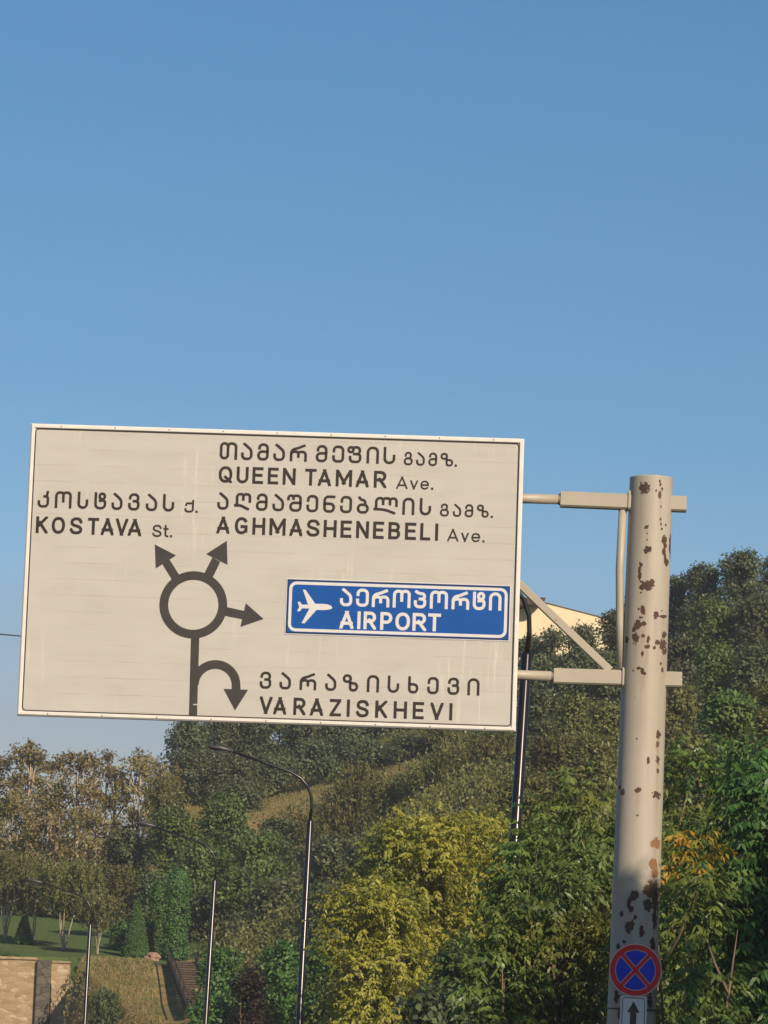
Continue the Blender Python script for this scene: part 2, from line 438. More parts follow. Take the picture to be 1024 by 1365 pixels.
def ground(x, y):
    x = np.asarray(x, float); y = np.asarray(y, float)
    dx = (road_x(y + 1) - road_x(y - 1)) / 2
    s = (x - road_x(y)) / np.sqrt(1 + dx * dx)
    left = np.interp(y, [60, 110, 140, 150, 160, 170, 200, 215, 235, 260, 400], [.4, 1.6, 2.4, 3.4, 5.2, 7.35, 10.2, 16.4, 20.5, 21.5, 23.0])
    wall = np.interp(y, [171.2, 172.0, 200, 215, 235, 260, 400], [0.1, 7.45, 10.4, 12.5, 15.0, 17.0, 20.0])
    a = sst(x, -12.95, -12.35)
    left = wall * (1 - a) + left * a
    right = np.interp(y, [50, 62, 100, 150, 200, 235, 300, 420], [.3, .9, 6.0, 13.4, 21.0, 24.5, 26.0, 26.0])
    t = sst(x, -9, 9)
    h = left * (1 - t) + right * t
    h = h * sst(s, 1.9, np.where(x < -12.4, 3.0, np.where(y > 135, 4.6, 7.0)))
    h = h + np.where(s > 6, .35 * np.sin(x * .31 + 1) * np.sin(y * .23), 0) * sst(s, 6, 14) * sst(y, 60, 90)
    return h

def terrain():
    xs = np.unique(np.concatenate([np.linspace(-900, -80, 14), np.arange(-80, -30, 4), np.arange(-30, 30, .6), np.arange(30, 80, 4), np.linspace(80, 900, 14)]))
    ys = np.unique(np.concatenate([np.linspace(-600, -40, 10), np.arange(-40, 140, 3), np.arange(140, 260, .8), np.arange(260, 420, 8), np.linspace(420, 2500, 12)]))
    X, Y = np.meshgrid(xs, ys)
    Z = ground(X, Y) - .02
    nx, ny = len(xs), len(ys)
    me = bpy.data.meshes.new('terrain')
    V = np.stack([X, Y, Z], -1).reshape(-1, 3)
    idx = np.arange(nx * ny).reshape(ny, nx)
    Fq = np.stack([idx[:-1, :-1], idx[:-1, 1:], idx[1:, 1:], idx[1:, :-1]], -1).reshape(-1, 4)
    me.vertices.add(len(V)); me.vertices.foreach_set('co', V.reshape(-1).astype(np.float32))
    me.loops.add(Fq.size); me.loops.foreach_set('vertex_index', Fq.reshape(-1).astype(np.int32))
    me.polygons.add(len(Fq)); me.polygons.foreach_set('loop_start', np.arange(0, Fq.size, 4, dtype=np.int32))
    me.polygons.foreach_set('use_smooth', np.ones(len(Fq), dtype=bool))
    me.update(calc_edges=True)
    lawn = (sst(Y, 169, 171.5) * (1 - sst(Y, 196, 203)) * (1 - sst(X, -7.5, -6.0)) * sst(X, -45, -40)).reshape(-1)
    dry = (sst(Y, 203, 208) * (1 - sst(Y, 224, 228)) * sst(X, -13, -9) * (1 - sst(X, 4, 7)) + (1 - sst(Y, 168.5, 170.5)) * sst(Y, 140, 150) * (1 - sst(X, -6.5, -5))).clip(0, 1).reshape(-1)
    for nm, arr in (('lawn', lawn), ('dry', dry)):
        at_ = me.attributes.new(nm, 'FLOAT', 'POINT'); at_.data.foreach_set('value', arr.astype(np.float32))
    m, N, L, b = new_mat('hillside')
    v = objcoord(N, L)
    n = noise(N, L, .8, 6, .65, v); n2 = noise(N, L, 5, 4, .6, v); n3 = noise(N, L, .25, 3, .5, v)
    base = ramp(N, [(.3, (.035,.035,.016)), (.55, (.06,.06,.024)), (.75, (.11,.085,.045))]); L.new(n.outputs[0], base.inputs[0])
    lw = ramp(N, [(.25, (.050,.080,.024)), (.5, (.075,.115,.034)), (.75, (.115,.140,.048))]); L.new(n2.outputs[0], lw.inputs[0])
    dr = ramp(N, [(.26, (.10,.11,.034)), (.42, (.17,.145,.050)), (.56, (.28,.185,.075)), (.75, (.38,.24,.11))]); L.new(n.outputs[0], dr.inputs[0])
    al = N.new('ShaderNodeAttribute'); al.attribute_name = 'lawn'; ad = N.new('ShaderNodeAttribute'); ad.attribute_name = 'dry'
    col = mixc(N, L, ad.outputs['Fac'], base.outputs[0], dr.outputs[0])
    edge = mathn(N, L, 'ADD', al.outputs['Fac'], mathn(N, L, 'MULTIPLY', mathn(N, L, 'SUBTRACT', n.outputs[0], .5), .6))
    er = ramp(N, [(.4, (0,0,0)), (.6, (1,1,1))]); L.new(edge, er.inputs[0])
    col = mixc(N, L, er.outputs[0], col, lw.outputs[0])
    L.new(col, b.inputs['Base Color']); b.inputs['Roughness'].default_value = .95; b.inputs['Specular IOR Level'].default_value = .1
    bp = N.new('ShaderNodeBump'); bp.inputs['Strength'].default_value = .7; bp.inputs['Distance'].default_value = .15
    L.new(n2.outputs[0], bp.inputs['Height']); L.new(bp.outputs[0], b.inputs['Normal'])
    o = link_mesh('terrain', me, None, m)
    tag(o, 'hillside and level ground of soil, lawn and dry grass', None, None, 'structure')

def strip(name, s0, s1, z0, z1, mat, y0=-300, y1=300, step=3.0, dash=None, top=None):
    mb = MB()
    ys = np.arange(y0, y1, step)
    def pt(y, s):
        dx = (road_x(y + 1) - road_x(y - 1)) / 2; n = math.sqrt(1 + dx * dx)
        return (float(road_x(y)) + s / n, y - s * dx / n)
    for i in range(len(ys) - 1):
        if dash and (i % dash[1]) >= dash[0]: continue
        a, b2, c, d = pt(ys[i], s0), pt(ys[i], s1), pt(ys[i+1], s1), pt(ys[i+1], s0)
        mb.poly([(*a, z1), (*b2, z1), (*c, z1), (*d, z1)])
        if z0 < z1 - .03:
            mb.poly([(*a, z0), (*a, z1), (*d, z1), (*d, z0)]); mb.poly([(*b2, z1), (*b2, z0), (*c, z0), (*c, z1)])
    o = mb.build(name, mat)
    return tag(o, None, None, None, 'structure')

terrain()
strip('road', -11.0, 0.0, .006, .006, M['asphalt'])
strip('kerb', 0.003, .16, -.02, .13, M['kerb'])
strip('pavement', .163, 1.8, .118, .118, M['paving'])
strip('road_marking', -3.75, -3.6, .011, .011, M['road_white'], dash=(1, 3))
strip('road_marking', -7.4, -7.25, .011, .011, M['road_white'], dash=(1, 3))
strip('road_marking', -.45, -.33, .011, .011, M['road_white'])
strip('kerb', -11.16, -11.003, -.02, .13, M['kerb'])
strip('pavement', -13.5, -11.163, .118, .118, M['paving'])

# ------------------------------------------------------------------ stroke lettering
def rounded(pts, h):
    """pts: list of (x, y[, r]) metric; returns smooth polyline"""
    out = []
    n = len(pts)
    for i, p in enumerate(pts):
        q = np.array(p[:2], float)
        if len(p) < 3 or i in (0, n - 1): out.append(q); continue
        a = np.array(pts[i-1][:2], float); b = np.array(pts[i+1][:2], float)
        d1, d2 = q - a, b - q
        l1, l2 = np.linalg.norm(d1), np.linalg.norm(d2)
        lim1 = l1 * (1.0 if i == 1 else .5); lim2 = l2 * (1.0 if i == n - 2 else .5)
        r = min(p[2] * h, lim1 * .98, lim2 * .98)
        A, B = q - d1 / l1 * r, q + d2 / l2 * r
        k = .552
        for t in np.linspace(0, 1, 8):
            out.append((1-t)**3 * A + 3*(1-t)**2*t * (A + (q - A) * k) + 3*(1-t)*t*t * (B + (q - B) * k) + t**3 * B)
    res = [out[0]]
    for p in out[1:]:
        if np.linalg.norm(p - res[-1]) > 1e-5: res.append(p)
    return res

def clip_poly(poly, x0, x1, y0, y1):
    for ax, lim, sg in ((0, x0, 1), (0, x1, -1), (1, y0, 1), (1, y1, -1)):
        out = []
        for i in range(len(poly)):
            a, b = poly[i-1], poly[i]
            ia, ib = (a[ax] - lim) * sg >= 0, (b[ax] - lim) * sg >= 0
            if ia != ib:
                t = (lim - a[ax]) / (b[ax] - a[ax]); out.append(a + (b - a) * t)
            if ib: out.append(b)
        poly = out
        if len(poly) < 3: return None
    return poly

def stroke_quads(pl, sw, ext):
    pl = [np.array(p) for p in pl]
    closed = np.linalg.norm(pl[0] - pl[-1]) < 1e-6
    if ext and not closed:
        d = pl[0] - pl[1]; pl[0] = pl[0] + d / np.linalg.norm(d) * ext
        d = pl[-1] - pl[-2]; pl[-1] = pl[-1] + d / np.linalg.norm(d) * ext
    n = len(pl); L_, R_ = [], []
    for i in range(n):
        if closed and i in (0, n - 1): d1, d2 = pl[-1] - pl[-2], pl[1] - pl[0]
        else: d1 = pl[i] - pl[max(i-1, 0)]; d2 = pl[min(i+1, n-1)] - pl[i]
        if np.linalg.norm(d1) < 1e-9: d1 = d2
        if np.linalg.norm(d2) < 1e-9: d2 = d1
        d1 = d1 / np.linalg.norm(d1); d2 = d2 / np.linalg.norm(d2)
        n1 = np.array([-d1[1], d1[0]]); n2 = np.array([-d2[1], d2[0]])
        m = n1 + n2; m /= max(np.linalg.norm(m), 1e-6)
        k = sw / 2 / max(.42, float(np.dot(m, n1)))
        L_.append(pl[i] + m * k); R_.append(pl[i] - m * k)
    return [[L_[i], R_[i], R_[i+1], L_[i+1]] for i in range(n - 1)]

def ell(a0, a1, cx=.5, cy=.5, rx=.5, ry=.5, n=28, p=2.25):
    o = []
    for t in np.linspace(math.radians(a0), math.radians(a1), n):
        c, s = math.cos(t), math.sin(t)
        o.append((cx + rx * math.copysign(abs(c) ** (2/p), c), cy + ry * math.copysign(abs(s) ** (2/p), s)))
    return o
LOOP = lambda x0, x1, y0, y1, r: [((x0+x1)/2, y0), (x0, y0, r), (x0, y1, r), (x1, y1, r), (x1, y0, r), ((x0+x1)/2, y0)]
G = {
 'ა': [[(.2,1),(1,.60,.14),(1,0,.2),(0,0,.2),(0,.33)]],
 'მ': [[(.08,.74),(.08,1,.2),(1,1,.22),(1,0,.2),(0,0,.2),(0,.52,.2),(1,.52)]],
 'თ': [LOOP(0,.46,0,1,.2), [(.46,.7),(.5,1,.12),(1,1,.2),(1,0)]],
 'რ': [[(0,0),(0,.70,.25),(.45,.82),(.88,1)], [(0,.42),(.08,.58,.12),(.5,.58,.14),(.5,.26)], [(.5,.42),(.54,.58,.1),(1,.58,.2),(1,0)]],
 'ე': [[(.03,.70),(.03,1,.2),(1,1,.22),(1,0,.2),(0,0,.2),(0,.33)]],
 'ფ': [LOOP(0,.42,.66,1,.15), [(.38,.92),(.45,1,.08),(.95,1,.2),(.95,.54,.16),(.5,.54)], [(.7,.54),(1,.54,.16),(1,0,.2),(.15,0,.2),(.15,.32)]],
 'ი': [[(0,0),(0,1,.25),(1,1,.25),(1,0)]],
 'ს': [[(0,1),(0,0,.25),(1,0,.25),(1,.48)]],
 'გ': [[(.1,.75),(.1,1,.18),(.85,1,.18),(.85,.52,.2),(.3,.52)], LOOP(0,1,0,.52,.2)],
 'ზ': [LOOP(0,.5,.58,1,.16), [(.48,.8),(.48,0,.16),(1,0,.2),(1,.48,.2),(.48,.48)]],
 'ღ': [[(.1,.22),(.1,1,.2),(.54,1,.14),(.54,.64)], [(.54,.82),(.58,1,.1),(1,1,.2),(1,.52)], [(0,.24),(.35,.24,.12),(.88,0)]],
 'შ': [[(0,.76),(0,1,.16),(.42,1,.12),(.42,.80)], [(.42,.88),(.46,1,.08),(1,1,.2),(1,0,.2),(.2,0,.2),(.2,.52,.2),(1,.52)]],
 'ნ': [[(1,1),(0,1,.22),(0,0,.2),(1,0,.2),(1,.52,.2),(.02,.52)]],
 'ბ': [[(.12,1),(.24,.88,.06),(.74,.80,.12),(.74,.5)], LOOP(0,1,0,.52,.2)],
 'ლ': [[(.06,.24),(.06,1,.2),(.38,1,.14),(.38,.62)], [(.38,.82),(.41,1,.1),(.70,1,.14),(.70,.62)], [(.70,.82),(.73,1,.1),(1,1,.2),(1,.52)], [(0,.25),(.5,.22,.25),(.9,0)]],
 'კ': [[(.95,1),(.86,.72,.1),(1,.58,.1),(1,0,.2),(0,0,.2),(0,.33)], [(.62,.70),(.9,.70)]],
 'ო': [[(0,0),(0,1,.22),(.5,1,.14),(.5,.40)], [(.5,.80),(.54,1,.1),(1,1,.22),(1,0)]],
 'ტ': [[(0,1),(0,0,.22),(1,0,.22),(1,.56,.15),(.48,.50)], LOOP(.42,.95,.62,1,.17)],
 'ვ': [[(.05,.75),(.05,1,.2),(.95,1,.2),(.95,.55,.15),(.5,.55)], [(.7,.55),(1,.55,.18),(1,0,.2),(0,0,.2),(0,.33)]],
 'ქ': [[(1,1),(1,0,.2),(0,0,.2),(0,.22)], [(1,.76),(.08,.76,.18),(.08,.60)]],
 'პ': [[(.1,1),(.35,.88,.12),(.95,.88,.2),(.95,.52,.15),(.5,.52)], [(.7,.52),(1,.52,.15),(1,0,.2),(0,0,.2),(0,.33)]],
 'ხ': [[(.02,1),(.02,0,.2),(1,0,.2),(1,.54,.2),(.02,.54)]],
 'A': [[(0,0),(.5,1)], [(.5,1),(1,0)], [(.2,.27),(.8,.27)]],
 'B': [[(0,0),(0,1)], [(.02,1),(.94,1,.24),(.94,.52,.24),(.02,.52)], [(.05,.52),(1,.52,.25),(1,0,.25),(.02,0)]],
 'E': [[(1,1),(0,1),(0,0),(1,0)], [(0,.52),(.9,.52)]],
 'G': [ell(42, 318), [(.95,.13),(.95,.44),(.55,.44)]],
 'H': [[(0,0),(0,1)], [(1,0),(1,1)], [(0,.5),(1,.5)]],
 'I': [[(.5,0),(.5,1)]],
 'K': [[(0,0),(0,1)], [(.02,.36),(.92,1)], [(.32,.60),(.98,0)]],
 'L': [[(0,1),(0,0),(1,0)]],
 'M': [[(0,0),(0,1)], [(1,0),(1,1)], [(.04,1),(.5,.22)], [(.5,.22),(.96,1)]],
 'N': [[(0,0),(0,1)], [(1,0),(1,1)], [(.04,1),(.96,0)]],
 'O': [ell(90, 450, n=40)],
 'P': [[(0,0),(0,1)], [(.02,1),(1,1,.28),(1,.42,.28),(.02,.42)]],
 'Q': [ell(90, 450, n=40), [(.58,.26),(.95,0)]],
 'R': [[(0,0),(0,1)], [(.02,1),(.96,1,.26),(.96,.45,.26),(.02,.45)], [(.5,.45),(.98,0)]],
 'S': [[(.97,.79),(.86,.94),(.68,1),(.5,1.01),(.30,.99),(.12,.91),(.04,.76),(.09,.63),(.24,.55),(.5,.50),(.78,.44),(.94,.35),(1,.23),(.94,.10),(.76,.02),(.5,-.005),(.26,.02),(.10,.09),(0,.22)]],
 'T': [[(0,1),(1,1)], [(.5,1),(.5,0)]],
 'U': [[(0,1),(0,0,.34),(1,0,.34),(1,1)]],
 'V': [[(0,1),(.5,0)], [(.5,0),(1,1)]],
 'Z': [[(0,1),(1,1),(0,0),(1,0)]],
 'v': [[(0,1),(.5,0)], [(.5,0),(1,1)]],
 'e': [ell(0, 318), [(0,.5),(1,.5)]],
 't': [[(.35,1),(.35,0,.2),(1,0)], [(0,.72),(.95,.72)]],
 '.': [[(.5,0),(.5,1)]],
}
# ------------------------------------------------------------------ the big direction sign
BW, BH = 5.651, 3.3573
BC = np.array([-1.2516, 44.0, 7.4876]); BYAW = -0.02168
BU = np.array([math.cos(BYAW), math.sin(BYAW), 0]); BNRM = np.array([math.sin(BYAW), -math.cos(BYAW), 0])
def sign_uv(px, py):
    d = ray(px, py)
    t = np.dot(BC - EYE, BNRM) / np.dot(d, BNRM)
    p = EYE + d * t - BC
    return float(np.dot(p, BU)), float(p[2]) + BH / 2
sign = empty('direction_sign', (BC[0], BC[1], BC[2] - BH / 2), BYAW)
tag(sign, 'large beige overhead direction sign with roundabout map and blue airport panel on the rusty pole', 'road sign')

def ring_rect(mb, u0, u1, v0, v1, rad, w, y, seg=6):
    """flat rounded rectangular ring in the sign plane, outer box given"""
    def outline(a, b, c, d, r):
        o = []
        for (cx, cy, st) in ((b - r, d - r, 0), (a + r, d - r, 90), (a + r, c + r, 180), (b - r, c + r, 270)):
            for k in range(seg + 1):
                t = math.radians(st + 90 * k / seg); o.append((cx + r * math.cos(t), cy + r * math.sin(t)))
        return o
    A = outline(u0, u1, v0, v1, rad); B = outline(u0 + w, u1 - w, v0 + w, v1 - w, max(rad - w, .001))
    n = len(A)
    for i in range(n):
        j = (i + 1) % n
        mb.poly([(A[i][0], y, A[i][1]), (B[i][0], y, B[i][1]), (B[j][0], y, B[j][1]), (A[j][0], y, A[j][1])])

def text_line(name, mat, parent, ys, glyphs, swf, y0=-.0035, off=(0.0, 0.0)):
    """ys: (xa, top, bottom, xb, top, bottom) photo pixels; glyphs: (char, x0, x1[, top fraction])"""
    mb = MB(); xa, ta, ba, xb, tb, bb = ys; k = 0
    for g in glyphs:
        ch, x0, x1 = g[:3]; hf = g[3] if len(g) > 3 else 1.0
        xc = (x0 + x1) / 2; f = (xc - xa) / (xb - xa)
        top, bot = ta + (tb - ta) * f, ba + (bb - ba) * f
        top = bot + (top - bot) * hf
        u0 = sign_uv(x0, (top + bot) / 2)[0]; u1 = sign_uv(x1, (top + bot) / 2)[0]
        v0 = sign_uv(xc, bot)[1]; v1 = sign_uv(xc, top)[1]
        capm = abs(sign_uv(xc, ba + (bb - ba) * f)[1] - sign_uv(xc, ta + (tb - ta) * f)[1])
        sw = swf * capm
        if ch == '.':
            sw = u1 - u0; v1 = v0 + sw
            mb.poly([(u0 - off[0], y0, v0 - off[1]), (u1 - off[0], y0, v0 - off[1]), (u1 - off[0], y0, v1 - off[1]), (u0 - off[0], y0, v1 - off[1])]); continue
        w, h = u1 - u0 - sw, v1 - v0 - sw
        diag = ch in 'AVvKNMRQZXk'
        for path in G[ch]:
            pts = [(u0 + sw/2 + p[0] * w, v0 + sw/2 + p[1] * h) + tuple(p[2:]) for p in path]
            pl = rounded(pts, h + sw)
            for q in stroke_quads(pl, sw, sw * (.9 if diag else .5)):
                c = clip_poly(q, u0, u1, v0, v1)
                if c is None: continue
                mb.poly([(p[0] - off[0], y0 - k * .00025, p[1] - off[1]) for p in c])
            k = (k + 1) % 5
    return mb.build(name, mat, parent)

def build_sign():
    # panel
    mb = MB(); hw = BW / 2
    mb.box(-hw + .03, hw - .03, 0, .045, .03, BH - .03)
    mb.build('panel', M['board_film'], sign)
    # frame: chamfered lip all round
    mb = MB(); fw = .050
    prof = [(0, .075), (0, -.004), (.016, -.020), (fw - .006, -.020), (fw, -.014), (fw, .075)]   # inset, depth
    def corners(i): return [(-hw + i, i), (hw - i, i), (hw - i, BH - i), (-hw + i, BH - i)]
    for a in range(len(prof)):
        b = (a + 1) % len(prof)
        (i0, d0), (i1, d1) = prof[a], prof[b]
        c0, c1 = corners(i0), corners(i1)
        for k in range(4):
            j = (k + 1) % 4
            mb.poly([(c0[k][0], d0, c0[k][1]), (c0[j][0], d0, c0[j][1]), (c1[j][0], d1, c1[j][1]), (c1[k][0], d1, c1[k][1])])
    mb.build('frame', M['frame_white'], sign)
    mb = MB(); ring_rect(mb, -hw + .053, hw - .053, .053, BH - .053, .045, .013, -.003)
    mb.build('border_line', M['line_ink'], sign)
    for k in range(9):
        u = -hw + .35 + k * (BW - .7) / 8
        for vz in (.026, BH - .026):
            m2 = MB(); m2.tube([(u, -.019, vz), (u, -.025, vz)], [.010, .006], 8); m2.build('rivet', M['sign_steel'], sign)
    # rails and stiffeners behind the panel
    for z in (BH * .10, BH * .5, BH * .9):
        m2 = MB(); m2.box(-hw + .12, hw - .12, .046, .075, z - .04, z + .04); m2.build('back_rail', M['sign_steel'], sign)
    # roundabout map
    mb = MB()
    def U(pts, y=-.003):
        mb.poly([(lambda q: (q[0], y, q[1]))(sign_uv(*p)) for p in pts])
    c = lambda x, y: (195 + x / 6.0235, 710 + y / 6.0235)
    e = lambda x, y: (230 + x / 8.533, 840 + y / 8.533)
    cu, cv = sign_uv(*c(378.5, 579.5)); r1 = 45.05 * mpp(44); r0 = 33.4 * mpp(44)
    n = 72
    for i in range(n):
        a, b = 2 * math.pi * i / n, 2 * math.pi * (i + 1) / n
        mb.poly([(cu + r0 * math.cos(a), -.003, cv + r0 * math.sin(a)), (cu + r1 * math.cos(a), -.003, cv + r1 * math.sin(a)),
                 (cu + r1 * math.cos(b), -.003, cv + r1 * math.sin(b)), (cu + r0 * math.cos(b), -.003, cv + r0 * math.sin(b))])
    U([c(70,95), c(240,183), c(77,288)], -.0034); U([c(190,220), c(275,355), c(216,392), c(133,256), c(150,200)], -.0038)
    U([c(648,65), c(653,258), c(482,172)], -.0034); U([c(532,200), c(595,235), c(530,370), c(463,336)], -.0038)
    U([c(943,693), c(757,757), c(800,567)], -.0034); U([c(785,628), c(772,695), c(618,664), c(630,594)], -.0038)
    U([e(212,70), e(306,70), e(284,838), e(192,838)], -.0034); U([e(192,852), e(283,854), e(281,1000), e(187,1000)], -.0034); U([e(192,837), e(236,837.5), e(236,853), e(192,853)], -.0036)
    eu, ev = sign_uv(*e(487, 626)); R = 236 / 8.533 * mpp(44); wd = 98 / 8.533 * mpp(44)
    pl = [(eu + R * math.cos(t), ev + R * math.sin(t)) for t in np.linspace(math.pi * 1.0, 0, 30)]
    pl += [(eu + R + .003, ev - .045)]
    for q in stroke_quads(pl, wd, 0): mb.poly([(p[0], -.0042, p[1]) for p in q])
    U([e(583,668), e(862,678), e(713,912)], -.0046)
    mb.build('roundabout_map', M['map_ink'], sign)
    # lettering
    T = lambda ys, gl, sw, nm='lettering': text_line(nm, M['ink'], sign, ys, gl, sw)
    T((293,589,612.3, 527,596.2,618.8), [('თ',293.2,316.6),('ა',321.8,337.1),('მ',343.3,358.6),('ა',364.7,380.2),('რ',386.7,409.5),('მ',421.3,436.7),('ე',443.2,459.2),('ფ',462.9,482.2),('ი',489,505.4),('ს',511.5,527.3)], .150)
    T((538,602,620, 610,604.2,622.2), [('გ',538.6,550.5),('ა',555,566.5),('მ',571.4,582.9),('ზ',587.4,604.4),('.',606.4,609.4)], .145)
    T((292,621.2,643.2, 515,628,650.5), [('Q',291.8,309.9),('U',315.7,331.5),('E',336.8,351.2),('E',357.3,371.4),('N',377.2,394.3),('T',406.9,422),('A',424.1,441.6),('M',447.9,469.5),('A',474.6,492),('R',498.6,515.6)], .172)
    T((528,635,651.6, 578,636.2,653), [('A',528.5,543.7),('v',546.8,557.3,.72),('e',560.7,572,.72),('.',575,578)], .13)
    T((290,656,679.2, 575,664.3,687.2), [('ა',290,305.1),('ღ',312.5,335),('მ',341.5,357),('ა',363.5,379),('შ',382.8,402.5),('ე',408.8,424.5),('ნ',431.2,447),('ე',453.7,469.5),('ბ',476,492),('ლ',498.2,530.4),('ი',536.7,552.7),('ს',559.7,575)], .150)
    T((586,671,688.2, 657,673,690.4), [('გ',586.8,598.7),('ა',604,615),('მ',619.7,631),('ზ',636,651.8),('.',654.5,657.4)], .145)
    T((289,688.3,711, 584,697.9,720.8), [('A',289,306.4),('G',313.4,331),('H',336.8,353.8),('M',359.5,381),('A',386.3,403.6),('S',408.8,426.4),('H',431.7,448.9),('E',454.3,469),('N',475,492),('E',497.6,512),('B',518,533.8),('E',540.2,555),('L',560.4,574),('I',580.1,584.5)], .172)
    T((596,704.7,721.5, 646,706.2,723), [('A',596.5,611.4),('v',615,625,.72),('e',628.6,640.4,.72),('.',643.4,646.2)], .13)
    T((50,653.9,676.4, 232,659,682.2), [('კ',50.5,65.8),('ო',73.5,95.8),('ს',103.7,118),('ტ',126,142),('ა',149,163.7),('ვ',171.2,186.5),('ა',194.7,209.9),('ს',217.4,232.6)], .150)
    T((246,666,683, 264,666.5,683.6), [('ქ',246.2,258.7),('.',261,264)], .15)
    T((48,688.2,710.6, 188,692,714.7), [('K',48.2,64.1),('O',69.3,86.9),('S',93.4,110.3),('T',117.3,132),('A',134.9,152),('V',154.4,170.8),('A',170.9,188.8)], .172)
    T((203,699.4,715.6, 230,700.2,716.4), [('S',203.3,215.8),('t',218,225),('.',226.9,229.9)], .15)
    T((346,895,917.8, 640,904.4,927.3), [('ვ',346.6,362),('ა',372.9,388.2),('რ',399.8,422),('ა',433.8,448.6),('ზ',457,477.9),('ი',489.4,505.6),('ს',517,532.4),('ხ',544,558),('ე',569.8,585),('ვ',596.8,612.5),('ი',623.4,639.4)], .150)
    T((346,928.2,951.3, 604,937.4,960.2), [('V',346.3,363.2),('A',364.8,382),('R',391.4,407.8),('A',413.6,431.2),('Z',439.7,455),('I',462.3,466.7),('S',474.9,492),('K',500.5,516.5),('H',525,542.7),('E',550.4,565.3),('V',573.8,591.2),('I',598.9,603.5)], .172)
    # airport panel
    tl, tr, br, bl = sign_uv(382.8,770.5), sign_uv(681.6,780.8), sign_uv(678.9,855.5), sign_uv(379.1,844.7)
    u0, u1 = (tl[0]+bl[0])/2, (tr[0]+br[0])/2; v1, v0 = (tl[1]+tr[1])/2, (bl[1]+br[1])/2
    mb = MB(); mb.box(u0, u1, -.006, -.001, v0, v1)
    ap = mb.build('airport_panel', M['film_white'], sign)
    mb = MB(); mb.box(u0 + .010, u1 - .010, -.0080, -.0064, v0 + .010, v1 - .010); mb.build('blue_field', M['film_blue'], ap)
    mb = MB(); ring_rect(mb, u0 + .013, u1 - .013, v0 + .013, v1 - .013, .012, .015, -.0086); mb.build('border_line', M['film_navy'], ap)
    mb = MB(); ring_rect(mb, u0 + .034, u1 - .034, v0 + .034, v1 - .034, .085, .034, -.0094); mb.build('border_ring', M['film_white'], ap)
    pl_ = [(417,284),(405,270),(380,260),(335,256),(287,256),(213,150),(193,148),(232,262),(185,262),(172,241),(153,241),(163,272),(165,282),(148,312),(170,313),(187,290),(243,292),(182,402),(205,404),(297,302),(345,304),(385,301),(408,295)]
    q = [sign_uv(370 + x / 5.689, 760 + y / 5.689) for x, y in pl_]
    mb = MB(); mb.poly([(p[0], -.0095, p[1]) for p in q][::-1]); mb.build('aeroplane_symbol', M['film_white'], ap)
    text_line('lettering', M['film_white'], ap, (453,784,808, 668,790,814.2), [('ა',453.5,469.8),('ე',474.9,491.8),('რ',496,519.4),('ო',523.8,547.5),('პ',551.9,568.5),('ო',573.2,597.2),('რ',602.2,625.8),('ტ',630.4,647.4),('ი',652,668.6)], .165, -.0095)
    text_line('lettering', M['film_white'], ap, (453,814.3,838, 588,818.2,842), [('A',453,471.6),('I',476.3,481),('R',484.8,501.8),('P',507,523),('O',527.2,546.7),('R',550,568.5),('T',570.7,587.8)], .18, -.0095)
build_sign()

